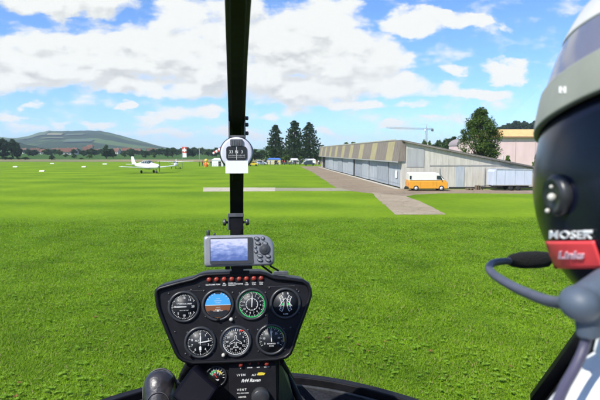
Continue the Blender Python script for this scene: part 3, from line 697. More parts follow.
an = empty('pink_annex', ((466-300)/F*130, 130, 0), 'small pink building with a curved top seen left of the large round tree', 'building')
q = MB(); ah = (152-145.5)/F*130+EYE; prof = [(-1.6*1.5,0),(1.6*1.5,0),(1.6*1.5,ah)]
for i in range(1, 12): prof.append((2.4*math.cos(PI*i/12), ah + 1.6*math.sin(PI*i/12)))
prof.append((-2.4, ah))
q.prism(prof, 0, 7, mtx=Matrix.Rotation(R(90), 4, 'X') @ Matrix.Translation((0,0,-7))); q.build('wall', pk, an)
q = MB(); rp = [(2.55*math.cos(PI*i/12), ah + 1.75*math.sin(PI*i/12)) for i in range(13)] + [(2.42*math.cos(PI*i/12), ah + 1.62*math.sin(PI*i/12)) for i in range(12, -1, -1)]
q.prism(rp, 0, 7.4, mtx=Matrix.Rotation(R(90), 4, 'X') @ Matrix.Translation((0,0,-7.1))); q.build('roof', mat('annex_roof', (.3,.25,.25), .7), an)

# ------------------------------------------------------------------ crane
cg = mat('crane_steel', (.42,.43,.42), .6, var=.1)
Yc = 420; cx = (425.5-300)/F*Yc; ctop = (152-128.6)/F*Yc+EYE; cr_ = empty('tower_crane', (cx, Yc, 0), 'pale tower crane with a long horizontal jib beyond the hangar', 'crane')
def lattice(mb, a, b2, s, n, r=.09):
    a, b2 = Vector(a), Vector(b2); d = (b2-a).normalized(); u = d.cross(Vector((0,1,0))); u = u.normalized() if u.length > .1 else Vector((1,0,0)); w = d.cross(u)
    cs = [(u*i + w*j) * s/2 for i, j in ((-1,-1),(1,-1),(1,1),(-1,1))]
    for c in cs: mb.tube([a+c, b2+c], r, 4)
    for k in range(n):
        p = a + (b2-a)*(k/n); q = a + (b2-a)*((k+1)/n)
        for i in range(4): mb.tube([p+cs[i], q+cs[(i+1)%4]], r*.6, 3)
m_ = MB(); lattice(m_, (0,0,0), (0,0,ctop), 1.4, 18, .16); m_.build('mast', cg, cr_)
m_ = MB(); lattice(m_, (-31.5,0,ctop+.6), (5.5,0,ctop-.6), 1.0, 26, .13); m_.build('jib', cg, cr_)
m_ = MB(); m_.tube([(0,0,ctop),(0,0,ctop+3.4)], .25, 6); m_.tube([(0,0,ctop+3.3),(-20,0,ctop+.9)], .06, 4); m_.tube([(0,0,ctop+3.3),(5,0,ctop)], .06, 4); m_.build('apex', cg, cr_)
MB().box((4.6,0,ctop-1.4),(1.6,1.2,1.8)).build('counterweight', M['grey_metal'], cr_)
MB().box((-1.3,-.4,ctop-1.3),(1.2,1.2,1.5)).build('cab', M['card'], cr_)

# ------------------------------------------------------------------ van
def van():
    YV = 62.6; x0 = (409-300)/F*YV; t = empty('parked_van', (x0+2.32, YV+.95, 0), 'orange and white panel van parked in front of the pale hangar wall', 'van')
    org = mat('van_orange', (.76,.34,.03), .35, var=.05, coat=.4); wht = mat('van_white', (.72,.70,.62), .35, var=.04, coat=.3); gl = mat('van_glass', (.03,.04,.05), .1)
    Lh = 2.32; wd = .93
    def ring(x, z0, z1, top=1.0, hw=wd):  # cross-section in yz
        r = .10
        return [(x,-hw,z0),(x,-hw,z1-r*2),(x,-hw+.04,z1-r),(x,-hw*top+.10,z1),(x,hw*top-.10,z1),(x,hw-.04,z1-r),(x,hw,z1-r*2),(x,hw,z0)]
    lo = MB(); lo.loft([ring(-Lh,.42,1.30),ring(-Lh+.06,.30,1.32),ring(1.5,.30,1.32),ring(1.95,.30,1.30),ring(2.25,.32,1.06),ring(Lh,.42,.86)], smooth=False)
    lo.build('lower_body', org, t, .02)
    def uring(x, z1, hw): return [(x,-hw-.0,1.30),(x,-hw+.02,1.5),(x,-hw+.06,z1-.12),(x,-hw+.20,z1),(x,hw-.20,z1),(x,hw-.06,z1-.12),(x,hw-.02,1.5),(x,hw,1.30)]
    up = MB(); up.loft([uring(-Lh+.02,2.06,wd-.05),uring(-Lh+.12,2.16,wd-.02),uring(-1.2,2.2,wd-.02),uring(.9,2.18,wd-.02),uring(1.30,2.06,wd-.04),
                        [(1.95,-wd+.08,1.30),(1.82,-wd+.10,1.38),(1.72,-wd+.12,1.5),(1.66,-wd+.22,1.6),(1.66,wd-.22,1.6),(1.72,wd-.12,1.5),(1.82,wd-.10,1.38),(1.95,wd-.08,1.30)]], smooth=False)
    up.build('upper_body', wht, t, .02)
    for s in (-1, 1):
        w_ = MB(); w_.prism([(.98,1.40),(1.60,1.40),(1.42,1.82),(.98,1.82)], -.008, .008, mtx=Matrix.Translation((0,s*(wd-.005),0)) @ Matrix.Rotation(R(90),4,'X'))
        w_.build('side_window', gl, t)
        w_ = MB(); w_.box((-2.12, s*(wd-.012), 1.6), (.22,.03,.42)); w_.build('rear_side_window', gl, t)
    w_ = MB(); w_.add([(1.36,-.72,1.98),(1.36,.72,1.98),(1.90,.76,1.36),(1.90,-.76,1.36)],[(0,1,2,3)]); w_.xf(Matrix.Translation((.03,0,.03))); w_.build('windscreen', gl, t)
    for x in (-1.45, 1.55):
        for s in (-1, 1):
            wl = MB(); mt = Matrix.Translation((x, s*(wd-.08), .33)) @ Matrix.Rotation(R(90),4,'X')
            wl.lathe([(.20,-.11),(.32,-.10),(.335,-.05),(.335,.05),(.32,.10),(.20,.11)], 20, mtx=mt); wo_ = wl.build('wheel', M['rubber'], t)
            hb = MB(); hb.lathe([(.19,-.122),(.19,.122)], 16, mtx=mt); hb.build('hub_cap', mat('hub_white',(.6,.6,.58),.4) if 'hub_white' not in bpy.data.materials else bpy.data.materials['hub_white'], wo_)
    MB().box((2.36,0,.42),(.12,1.8,.16)).build('bumper', M['card'], t, .02); MB().box((-2.37,0,.42),(.1,1.8,.16)).build('bumper', M['rubber'], t, .02)
    for s in (-1, 1):
        MB().lathe([(.10,-.02),(.10,.02)],14,mtx=Matrix.Translation((2.33,s*.66,.72))@Matrix.Rotation(R(90),4,'Y')).build('headlight', M['card'], t)
        MB().box((-2.335,s*.78,.8),(.02,.14,.3)).build('tail_light', M['red_mark'], t)
        MB().box((1.5,s*(wd+.12),1.42),(.06,.14,.2)).build('mirror', M['black'], t)
    q = MB(); q.box((0,-wd-.012,1.31),(4.3,.02,.03)); q.build('trim_strip', M['plinth'], t)
    for x in (.55, .98, -.9): MB().box((x,-wd-.003,.78),(.012,.012,.72)).build('door_seam', M['rubber'], t)
van()
# trailer
def trailer():
    YV = 63.0; x0 = (493-300)/F*YV; x1 = (532.5-300)/F*YV; Lh = (x1-x0)/2
    t = empty('box_trailer', ((x0+x1)/2, YV+1.1, 0), 'pale blue grey closed box trailer parked against the hangar wall', 'trailer')
    tm = mat('trailer_skin', (.50,.55,.64), .5, scale=2, var=.06, stretch=(1,1,.3))
    b = MB(); pr = [(-Lh,.62),(Lh,.62),(Lh,2.42),(Lh-.05,2.5),(-Lh+.55,2.55),(-Lh+.22,2.48),(-Lh+.05,2.25)]
    b.prism(pr, -1.05, 1.05, mtx=Matrix.Rotation(R(90),4,'X')); b.build('body', tm, t, .03)
    rf = MB(); rf.add([(-Lh+.4,-1.1,2.53),(Lh+.05,-1.1,2.47),(Lh+.05,1.1,2.47),(-Lh+.4,1.1,2.53),(-Lh+.4,-1.1,2.6),(Lh+.05,-1.1,2.54),(Lh+.05,1.1,2.54),(-Lh+.4,1.1,2.6)],[(0,3,2,1),(4,5,6,7),(0,1,5,4),(2,3,7,6),(0,4,7,3),(1,2,6,5)]); rf.build('roof_edge', M['door'], t)
    MB().box((-Lh+.42,-1.062,1.55),(.04,.02,1.8)).build('seam', M['door2'], t)
    for k in (-.9,.3,1.4): MB().box((k,-1.062,1.55),(.025,.02,1.8)).build('seam', M['door'], t)
    MB().box((.0,-1.065,.68),(Lh*2-.1,.03,.08)).build('lower_rail', M['plinth'], t)
    MB().box((0,0,.52),(Lh*1.9,.9,.14)).build('chassis', M['black'], t)
    for s in (-1,1):
        for x in (-.1,.75):
            MB().lathe([(.16,-.1),(.29,-.1),(.31,0),(.29,.1),(.16,.1)],18,mtx=Matrix.Translation((x,s*.9,.31))@Matrix.Rotation(R(90),4,'X')).build('wheel', M['rubber'], t)
    MB().tube([(-Lh,0,.52),(-Lh-1.1,0,.48)], .05, 8).build('drawbar', M['black'], t)
    MB().tube([(-Lh-.8,0,.48),(-Lh-.8,0,.03)], .04, 8).build('jockey_wheel', M['rubber'], t)
trailer()
# small things by the wall
for px, Y, dx, dz, lab in [(470,64.6,.9,.22,'low wooden pallet on the ground between van and trailer'),(478,64.8,.5,.55,'small brown crate beside the pallet near the trailer')]:
    x = (px-300)/F*Y; cr2 = MB()
    for i in range(5): cr2.box((x, Y-.3+.15*i, dz-.03), (dx,.11,.03))
    for i in (-1,0,1): cr2.box((x+i*dx*.42, Y, dz/2-.02), (.08,.7,dz-.04))
    o = cr2.build('pallet' if dz < .3 else 'crate', mat('old_wood', (.16,.12,.08), .9) if 'old_wood' not in bpy.data.materials else bpy.data.materials['old_wood']); tag(o, lab, 'pallet' if dz < .3 else 'crate')

# ------------------------------------------------------------------ aircraft
PW = mat('aircraft_white', (.80,.80,.78), .3, var=.03, coat=.3); PG = mat('aircraft_glass', (.03,.05,.07), .1); PD = mat('aircraft_dark', (.05,.05,.06), .5)
def airfoil(x, y, z, c, t, n=10):
    up = [(x, y + c * (.5 - i / n), z + t * c * 1.6 * math.sqrt(i / n + .001) * (1 - i / n)) for i in range(n + 1)]
    dn = [(x, y + c * (.5 - i / n), z - t * c * .7 * math.sqrt(i / n + .001) * (1 - i / n)) for i in range(n - 1, 0, -1)]
    return up + dn
def fring(y, w, h, z, n=14): return [(w * math.cos(2*PI*k/n), y, z + h * math.sin(2*PI*k/n)) for k in range(n)]
def plane(name, loc, rz, span, length, high, label):
    t = empty(name, loc, label, 'aircraft', rz=rz); s = length / 8.0        # nose towards +y
    zc = 1.25 * s
    f = MB(); f.loft([fring(3.9*s,.12*s,.14*s,zc-.02),fring(3.6*s,.42*s,.40*s,zc),fring(2.8*s,.52*s,.50*s,zc),fring(1.8*s,.58*s,.62*s,zc+.08*s),fring(.8*s,.60*s,.80*s,zc+.22*s),fring(-.3*s,.58*s,.76*s,zc+.2*s),fring(-1.6*s,.40*s,.5*s,zc+.16*s),fring(-3.2*s,.18*s,.24*s,zc+.18*s),fring(-4.1*s,.05*s,.10*s,zc+.22*s)])
    f.build('fuselage', PW, t)
    c = MB(); c.loft([fring(1.75*s,.50*s,.30*s,zc+.50*s),fring(1.1*s,.585*s,.42*s,zc+.60*s),fring(.1*s,.57*s,.44*s,zc+.60*s),fring(-.9*s,.45*s,.25*s,zc+.55*s)]); c.build('canopy', PG, t)
    c = MB()
    for yy_ in (1.0, .35, -.35): c.tube([(.60*s*math.cos(a), yy_*s, zc+.60*s+.46*s*math.sin(a)) for a in [PI*i/8 for i in range(9)]], .035*s, 5)
    c.build('canopy_frame', PW, t)
    zw = zc + (.88*s if high else -.38*s); dih = .03 if high else .07
    for sg in (-1, 1):
        w = MB(); w.loft([airfoil(0, 1.0*s, zw, 1.6*s, .13), airfoil(sg*span*.25, 1.0*s, zw+span*.25*dih, 1.5*s, .12), airfoil(sg*span*.48, .95*s, zw+span*.48*dih, 1.15*s, .11), airfoil(sg*span*.5, .9*s, zw+span*.5*dih, .8*s, .08)])
        w.build('wing', PW, t)
        h = MB(); h.loft([airfoil(0, -3.6*s, zc+.3*s, 1.1*s, .09), airfoil(sg*1.6*s, -3.75*s, zc+.32*s, .7*s, .08)]); h.build('tailplane', PW, t)
        if high: MB().tube([(sg*.5*s, .9*s, zc-.4*s), (sg*span*.24, .95*s, zw+.1)], .05, 6).build('wing_strut', PW, t)
        lg = MB(); lg.tube([(sg*(.4 if high else 1.35)*s, .55*s, zc-.4*s), (sg*1.35*s, .5*s, .28*s)], .06*s, 6); lo_ = lg.build('main_gear', PW, t)
        wl = MB(); wl.lathe([(.1*s,-.09*s),(.26*s,-.08*s),(.28*s,0),(.26*s,.08*s),(.1*s,.09*s)],14,mtx=Matrix.Translation((sg*1.35*s,.5*s,.28*s))@Matrix.Rotation(R(90),4,'Y')); wl.build('wheel', M['rubber'], lo_)
    fin = MB(); fin.prism([(-2.6*s,zc+.3*s),(-4.2*s,zc+.2*s),(-4.35*s,zc+1.75*s),(-3.75*s,zc+1.75*s),(-3.2*s,zc+.7*s)], -.06*s, .06*s, mtx=Matrix(((0,0,1,0),(1,0,0,0),(0,1,0,0),(0,0,0,1)))); fin.build('tail_fin', PW, t, .02)
    lg = MB(); lg.tube([(0,3.0*s,zc-.35*s),(0,3.1*s,.25*s)], .06*s, 6); lo_ = lg.build('nose_gear', PD, t)
    wl = MB(); wl.lathe([(.1*s,-.08*s),(.23*s,-.07*s),(.25*s,0),(.23*s,.07*s),(.1*s,.08*s)],14,mtx=Matrix.Translation((0,3.1*s,.25*s))@Matrix.Rotation(R(90),4,'Y')); wl.build('wheel', M['rubber'], lo_)
    pr = MB(); pr.lathe([(.16*s,0),(.14*s,.12*s),(.02*s,.3*s)],14,mtx=Matrix.Translation((0,3.88*s,zc-.02))@Matrix.Rotation(R(-90),4,'X'))
    pr.build('spinner', PD, t)
    pr = MB(); pr.box((0,4.0*s,zc+.5*s),(.11*s,.03*s,.95*s)); pr.box((0,4.0*s,zc-.5*s),(.11*s,.03*s,.95*s)); pr.build('propeller', PD, t)
g = G(146, 173.0); plane('light_aircraft', (g.x, g.y, 0), R(-90-38), 14.4, 9.6, False, 'white low wing aircraft parked nearest on the mown grass')
g = G(176, 168.6); plane('high_wing_aircraft', (g.x, g.y, 0), R(-180+12), 9.8, 7.2, True, 'white high wing aircraft parked behind the low wing one')

# ------------------------------------------------------------------ strip markers
mk = mat('marker_white', (.55,.56,.45), .6); mky = mat('marker_cream', (.82,.74,.45), .6)
def marker(px, py, L_, m, label):
    g = G(px, py+.6); b = MB(); h = .42
    L_ *= .85; h = .34; b.prism([(-.5,0),(.5,0),(0,h)], -L_/2, L_/2, mtx=Matrix(((0,0,1,0),(1,0,0,0),(0,1,0,0),(0,0,0,1)))); o = b.build('strip_marker', m, loc=(g.x, g.y, .01)); tag(o, label, 'marker', 'boundary markers on the airfield grass')
marker(15.5,166.6,1.6,mk,'low white boundary marker, farthest left on the mown grass'); marker(42.2,171.0,1.3,mky,'cream boundary marker, largest and nearest on the mown grass')
marker(52.3,163.2,1.9,mk,'low white boundary marker just below the lone round bush'); marker(84,166.6,1.5,mk,'low white boundary marker midway between round bush and first aircraft'); marker(105,163.8,1.9,mk,'low white boundary marker below the lone dark tree')

# ------------------------------------------------------------------ people far away, banners, tents
def body(mb_mats, pose=0, h=1.72):
    sk = bpy.data.meshes.new('body'); return sk
PEOPLE_CLOTH = [mat('cloth_%s' % n, c, .9) for n, c in (('navy',(.03,.04,.10)),('red',(.45,.04,.03)),('white',(.7,.7,.68)),('black',(.02,.02,.02)),('yellow',(.7,.5,.05)),('blue',(.05,.13,.4)))]
HAIR = mat('hair', (.04,.025,.015), .8)
def small_person(x, y, cloth, trousers, label, rz=0):
    t = empty('person', (x, y, 0), label, 'person', 'spectators along the far edge of the grass', rz)
    def el(y_, a, b_, z, n=12): return [(a*math.cos(2*PI*k/n), y_ + b_*math.sin(2*PI*k/n), z) for k in range(n)]
    b = MB(); 
    b.loft([el(0,.045,.05,1.42), el(0,.055,.06,1.48), el(.01,.075,.095,1.56), el(.01,.075,.095,1.64), el(0,.04,.05,1.73)])
    for s in (-1,1):
        b.tube([(s*.24,0,1.0),(s*.26,.05,.80),(s*.25,.08,.72)],[.042,.034,.03],8)
    b.build('body', M['skin'], t)
    sh = MB(); sh.loft([el(0,.15,.10,.90), el(0,.14,.10,1.1), el(0,.185,.12,1.32), el(0,.17,.10,1.42), el(0,.07,.07,1.47)])
    for s in (-1,1): sh.tube([(s*.15,0,1.40),(s*.22,0,1.25),(s*.25,0,.98)],[.065,.055,.05],8)
    sh.build('shirt', PEOPLE_CLOTH[cloth], t)
    tr = MB(); 
    for s in (-1,1): tr.tube([(s*.08,0,.95),(s*.10,.01,.5),(s*.11,0,.08)],[.10,.07,.055],8); tr.box((s*.11,.06,.04),(.09,.26,.08))
    tr.build('trousers', PEOPLE_CLOTH[trousers], t)
    hr = MB(); hr.ellip((0,-.012,1.68),(.085,.10,.09),12); hr.build('hair', HAIR, t)
ppl = [(199.5,166.0,0,3,'person in dark top standing left of the orange inflatable'),(202.5,165.6,1,0,'person in red top beside the orange inflatable'),(211.0,165.8,3,3,'person in black just right of the orange inflatable'),(218.5,166.0,2,0,'person in white top in front of the small white tent'),(221.5,165.8,3,0,'person in black nearest the wind compass edge'),
       (266.5,164.4,0,3,'person in navy standing left of the cream kiosk'),(282.5,164.2,1,0,'person in red between the kiosk and the white tents'),(284.7,164.2,3,3,'person in black between the kiosk and the white tents'),(290.5,164.3,2,3,'person in white top in front of the left white tent'),(297.2,164.4,3,0,'person in black top by the gap in the white tents'),(293.6,164.5,5,3,'person in blue top in front of the left white tent'),(300.4,164.5,0,3,'person in navy top left of the dark car'),(316,164.6,1,3,'person in red near the end of the hangar'),(318.5,164.8,2,0,'person in white near the end of the hangar')]
ppl[4] = (221.5,165.8,3,0,'person in black at the right end of the small white tent')
for px, py, c, tr_, lab in ppl:
    g = G(px, py); small_person(g.x, g.y, c, tr_, lab, RNG.random()*6)
for k in range(14):
    g = G(255.5 + k*3.6 + RNG.random()*2, 164.7 + RNG.random()*.5); small_person(g.x, g.y, int(RNG.integers(0,6)), [0,3][k%2], 'one of the tiny spectators standing in the row before the tents and kiosk', RNG.random()*6)
# striped banner flag and windsock
def banner():
    g = G(186, 167.5); t = empty('striped_banner', (g.x, g.y, 0), 'upright red and white striped banner on a thin pole beyond the parked aircraft', 'banner'); k = g.y / F
    MB().tube([(-1.05,0,0),(-1.05,0,EYE+(152-145.8)*k)], .05, 8).build('pole', M['plinth'], t)
    w = 1.25; zt = EYE+(152-146.8)*k; zb = EYE+(152-157.2)*k
    c = MB(); n = 12
    for i in range(n):
        z0 = zt+(zb-zt)*i/n; z1 = zt+(zb-zt)*(i+1)/n; mi = 0 if i in (0,1,2,5,6) else 1
        q = lambda z: .06*math.sin(z*2.1)
        for s_ in range(5):
            xa = -1.0+w*s_/5; xb = -1.0+w*(s_+1)/5; ya = .09*math.sin(s_*1.3); yb = .09*math.sin((s_+1)*1.3)
            mm = 1 if (mi == 0 and s_ in (2,) and i in (1,2,5)) else mi
            c.add([(xa,ya+q(z0),z0),(xb,yb+q(z0),z0),(xb,yb+q(z1),z1),(xa,ya+q(z1),z1)],[(0,1,2,3)],mm)
    c.build('banner_cloth', [M['red_mark'], M['card']], t)
banner()
def windsock():
    g = G(222.4, 166); t = empty('windsock', (g.x, g.y, 0), 'red and white windsock blowing left from a pole, partly behind the compass', 'windsock'); k = g.y / F
    MB().tube([(0,0,0),(0,0,EYE+(152-146.2)*k)], .05, 8).build('pole', M['plinth'], t)
    zt = EYE+(152-148.3)*k; d = Vector((-9.0*k,0,-5.2*k)); c = MB(); n = 6
    for i in range(n):
        a = Vector((-.1,0,zt))+d*i/n; b_ = Vector((-.1,0,zt))+d*(i+1)/n; r0 = .55-.26*i/n; r1 = .55-.26*(i+1)/n
        c.tube([a, b_], [r0, r1], 14, mi=i % 2, cap=False)
    c.build('sock', [M['red_mark'], M['card']], t)
    MB().tube([(-.1+.56*math.sin(a)*.5,.56*math.cos(a),zt+.56*math.sin(a)*.86) for a in [2*PI*i/16 for i in range(17)]], .03, 6).build('hoop', M['plinth'], t)
windsock()
def inflatable():
    g = G(206.3, 167.2); k = g.y/F; t = empty('inflatable', (g.x, g.y, 0), 'orange and yellow inflatable figure standing left of the small white tent', 'inflatable')
    om = mat('inflatable_orange', (.75,.17,.03), .4); ym = mat('inflatable_yellow', (.85,.60,.08), .4)
    b = MB(); b.lathe([(.45,0),(.62,.3),(.66,.9),(.58,1.4),(.45,1.75),(.3,1.9)], 20); b.build('torso', om, t)
    b = MB(); b.ellip((0,0,2.4),(.62,.6,.60),18); b.build('head', ym, t)
    for s in (-1,1):
        b = MB(); b.tube([(s*.5,-.1,1.5),(s*.85,-.2,1.1),(s*.8,-.35,.75)],[.2,.17,.14],10); b.build('arm', om if s < 0 else ym, t)
        b = MB(); b.ellip((s*.34,-.15,.12),(.3,.42,.14),12); b.build('foot', ym, t)
inflatable()
bpy.data.objects['inflatable'].scale = (.85,.85,.85)
tp = MB(); g = G(199.6, 166.5); tp.tube([(0,0,0),(0,0,EYE+(152-147.5)*g.y/F)], .06, 8); tp.ellip((0,0,EYE+(152-147.5)*g.y/F),(.12,.12,.12),8); tp.tube([(-.25,0,.1),(.25,0,.1)],.04,6)
tag(tp.build('flag_pole', M['plinth'], loc=(g.x,g.y,0)), 'thin bare grey pole standing left of the orange inflatable', 'pole')
def tent(px0, px1, base, top, wall, roofc, label, name='marquee_tent', cat='tent', depth=5, peak=.45):
    g = G((px0+px1)/2, base); k = g.y/F; w = (px1-px0)*k; h = EYE+(152-top)*k
    t = empty(name, (g.x, g.y+depth/2, 0), label, cat); eh = h*(1-peak*.5)
    b = MB(); b.box((0,0,eh/2),(w,depth,eh)); b.build('wall', wall, t)
    r = MB(); r.add([(-w/2-.15,-depth/2-.15,eh),(w/2+.15,-depth/2-.15,eh),(w/2+.15,depth/2+.15,eh),(-w/2-.15,depth/2+.15,eh),(-w/2*.8,0,h),(w/2*.8,0,h)],[(0,1,5,4),(2,3,4,5),(1,2,5),(3,0,4),(0,3,2,1)]); r.build('roof', roofc, t)
    o = MB(); o.box((w*.2,-depth/2-.02,eh*.42),(min(1.4,w*.25),.05,eh*.8)); o.build('opening_shade', M['dark_inside'], t)  # near-black slab on the wall standing in for a shaded entrance
tw = mat('tent_white', (.80,.80,.80), .7, scale=2, var=.04); tb = mat('tent_blue', (.06,.16,.52), .7); tcrm = mat('kiosk_cream', (.62,.54,.36), .8); tkh = mat('tent_tan', (.35,.27,.17), .8)
tent(212,223,166.4,158.2,tw,tw,'small white tent beside the orange inflatable')
tent(267.5,280.5,164.4,158.0,tcrm,tb,'cream kiosk with a blue roof before the left conifer','kiosk','kiosk')
tent(286.6,298.5,163.9,158.4,tw,tw,'white marquee tent between the kiosk and the dark car')
tent(299.6,315.6,163.6,158.6,tw,tw,'long white marquee tent behind the dark car')
tent(246,252,163.8,157.6,tkh,tkh,'tan canvas shelter just right of the compass')
tent(316.2,321,164.4,160.2,tkh,M['dark_inside'],'low brown shed at the far end of the hangar','shed','shed')
# generic small car
def small_car(px, base, ln, col, label, rz=0, cat='car', tall=1.0, name='parked_car'):
    g = G(px, base); t = empty(name, (g.x, g.y+.9, 0), label, cat, rz=rz); m = mat('paint_'+label[:12].replace(' ','_'), col, .3, coat=.5)
    h = ln/2; b = MB(); pr = [(-h,.35),(h,.35),(h,.72),(h*.55,.92*tall),(h*.25,1.42*tall),(-h*.55,1.46*tall),(-h*.88,1.0*tall),(-h,.9)]
    b.prism(pr, -.82, .82, mtx=Matrix.Rotation(R(90),4,'X')); b.build('body', m, t, .06)
    w = MB(); w.prism([(h*.46,.95*tall),(h*.22,1.36*tall),(-h*.5,1.38*tall),(-h*.74,.98*tall)], -.835, .835, mtx=Matrix.Rotation(R(90),4,'X')); w.build('window', PG, t)
    for x in (-h*.62, h*.62):
        for s in (-1,1): MB().lathe([(.1,-.1),(.30,-.09),(.32,0),(.30,.09),(.1,.1)],14,mtx=Matrix.Translation((x,s*.76,.32))@Matrix.Rotation(R(90),4,'X')).build('wheel', M['rubber'], t)
small_car(309.5,165.6,3.9,(.03,.045,.08),'dark blue car parked in front of the long white tent', tall=1.15)
small_car(253.0,166.0,3.2,(.72,.50,.03),'small yellow car just right of the compass', tall=1.1)
small_car(261,165.0,4.2,(.68,.70,.74),'white and blue car between the yellow car and the kiosk', tall=1.1)
bl = MB(); g = G(261,165.0); bl.box((0,0,0),(2.2,.02,.35)); 
bo = bl.build('car_stripe', tb, loc=(g.x, g.y+.04, .75)); tag(bo, 'blue stripe along the side of the white car by the kiosk', 'stripe'); bo.name = 'blue_car_stripe'  # blue side stripe of the car, a separate thin plate
# low crowd fence along the far edge
fn = empty('crowd_fence', (0,0,0), 'low metal crowd fence along the far edge of the mown grass', 'fence')
a_, b_ = G(208,166.9), G(305,164.9); f1 = MB(); nf_ = 40
for i in range(nf_+1):
    p = a_.lerp(b_, i/nf_); f1.tube([(p.x,p.y,0),(p.x,p.y,1.0)], .03, 5)
f2 = MB(); f2.tube([a_+Vector((0,0,.98)), b_+Vector((0,0,.98))], .03, 5); f2.tube([a_+Vector((0,0,.45)), b_+Vector((0,0,.45))], .02, 5)
f1.build('fence_posts', M['plinth'], fn); f2.build('rail', M['plinth'], fn)

# ================================================================== HELICOPTER (local frame: origin at the eye, y forward)
HZ = 1.25
heli = empty('helicopter', (0, 0, EYE - HZ), 'black helicopter cockpit seen from its rear seat, with windshield, centre post and instrument panel', 'helicopter', rz=YAW)
UP = Matrix.Translation((0, 0, HZ))
RL = Matrix.Rotation(-YAW, 3, 'Z')
fwd = RL @ Vector((0, math.cos(PITCH), -math.sin(PITCH)))
def hp(px, py, Y):
    d = RL @ ray(px, py); return d * (Y / d.y)
def hb(mb, name, m, parent=None, bevel=0, seg=2): return mb.xf(UP).build(name, m, parent or heli, bevel, seg)
def frame(px, py, Y, tilt=8.0):
    """matrix from (right px, up px, towards viewer px) to heli-local metres at that spot"""
    c = hp(px, py, Y); s = c.dot(fwd) / F; a = R(tilt)
    m = Matrix(((1, 0, 0, c.x), (0, math.sin(a), -math.cos(a), c.y), (0, math.cos(a), math.sin(a), c.z), (0, 0, 0, 1)))
    return m @ Matrix.Scale(s, 4), s
MP, ps = frame(234, 318, 1.22)
def PX(x, y): return (x - 234, 318 - y)
def PT(x, y, h=0): a, b = PX(x, y); return Matrix.Translation((a, b, h))

# centre post
PC = [(237,376,1.72,7.0),(237,300,1.76,6.2),(236.8,225,1.72,6.6),(236.6,175,1.60,6.9),(236.7,120,1.36,8.2),(236.9,90,1.225,9.2),(237,60,1.10,10.2),(237.3,30,.965,11.6),(237.8,0,.84,13.0),(238.3,-32,.72,14.8),(238.6,-110,.52,17),(238.6,-210,.36,20)]
pts = []; rad = []
for x, y, Yl, hw in PC:
    p = hp(x, y, Yl); pts.append(p); rad.append(hw * p.dot(fwd) / F)
def ribbon(pts, rad, k, off, n=4):
    q_ = []; r2_ = []
    for i in range(len(pts)-1):
        p0,p1,p2,p3 = pts[max(i-1,0)],pts[i],pts[i+1],pts[min(i+2,len(pts)-1)]
        for j in range(4):
            t = j/4; q_.append(.5*((2*p1)+(p2-p0)*t+(2*p0-5*p1+4*p2-p3)*t*t+(3*p1-p0-3*p2+p3)*t**3)); r2_.append(rad[i]+(rad[i+1]-rad[i])*t)
    pts, rad = q_+[pts[-1]], r2_+[rad[-1]]
    mb = MB(); rings = []
    for i, p in enumerate(pts):
        t = (pts[min(i+1,len(pts)-1)] - pts[max(i-1,0)]).normalized(); a = Vector((1,0,0)); b = a.cross(t).normalized()
        if b.y > 0: b = -b
        w = rad[i]*k; d = .016
        rings.append([p + a*w + b*(d+off), p - a*w + b*(d+off), p - a*w*.9 - b*d, p + a*w*.9 - b*d])
    mb.loft(rings, smooth=False); return mb
M['post_green'] = mat('post_dark_green', (.005,.008,.005), .6, var=.2, scale=10, spec=.1)
hb(ribbon(pts, rad, 1.0, 0), 'centre_post', M['black'], bevel=.003)
_e = pts[-1]; _r = rad[-1]
k = MB(); k.tube([_e, Vector((0,.25,max(_e.z,.30)+.03)), Vector((0,.0,.43)), Vector((0,-.62,.445))], .02, 10); hb(k, 'roof_rail', M['black'])
hb(ribbon(pts[3:], rad[3:], .62, .006), 'post_trim', M['post_green'], bevel=.002)
# bracket with screws just above the compass
br = MB(); cf, cs_ = frame(237, 128, 1.36, 5)
for sgn in (-1, 1): br.box((sgn*7.6, 0, 6), (1.6, 22, 9))
br.box((0,-9.5,9.6),(15.5,2,1.2))
br.xf(cf); brk = hb(br, 'post_bracket', M['grey_metal'], bevel=.0008)
sc = MB()
for yy_ in (9, 2.5, -6): sc.lathe([(2.0,-1),(2.0,1.6),(1.2,2.2)], 10, mtx=cf @ Matrix.Translation((9.2, yy_, 6)) @ Matrix.Rotation(R(90),4,'Y'))
hb(sc, 'bracket_screws', M['screw'], brk)

# magnetic compass
cf, cs_ = frame(236.6, 153, 1.33, 5)
def disc_prof(mb, r, h0, h1, x=0, y=0, mi=0, mt=None, n=40, rnd=.12):
    mb.lathe([(r*.96,h0),(r,h0+(h1-h0)*.2),(r,h1-(h1-h0)*.25),(r*(1-rnd),h1)], n, mi, mtx=(mt if mt is not None else Matrix()) @ Matrix.Translation((x,y,0)))
c = MB(); disc_prof(c, 17.2, -14, 0, mt=cf); comp = hb(c, 'compass', M['bezel'])
c = MB(); disc_prof(c, 15.8, 0, 1.6, mt=cf); hb(c, 'compass_face', M['compass'], comp)
def rrect(w, h, r, n=5, cx=0, cy=0):
    p = []
    for (sx_, sy_, a0) in ((1,1,0),(-1,1,90),(-1,-1,180),(1,-1,270)):
        for i in range(n+1):
            a = R(a0 + 90*i/n); p.append((cx + sx_*(w/2-r) + r*math.cos(a), cy + sy_*(h/2-r) + r*math.sin(a)))
    return p
c = MB(); c.prism(rrect(20.5,14,3,cx=0,cy=-.5), 1.6, 2.4); c.xf(cf); win = hb(c, 'compass_window', M['dial'], comp)
c = MB()
for i, tx in enumerate(['33','N','3']):
    c.merge(text_mb(tx, 3.0).xf(Matrix.Translation(((i-1)*5.4, .8, 2.65))))
for i in range(17): c.box((-8+i*1.0, -2.6, 2.6), (.22, 1.8 if i % 4 == 0 else 1.0, .2))
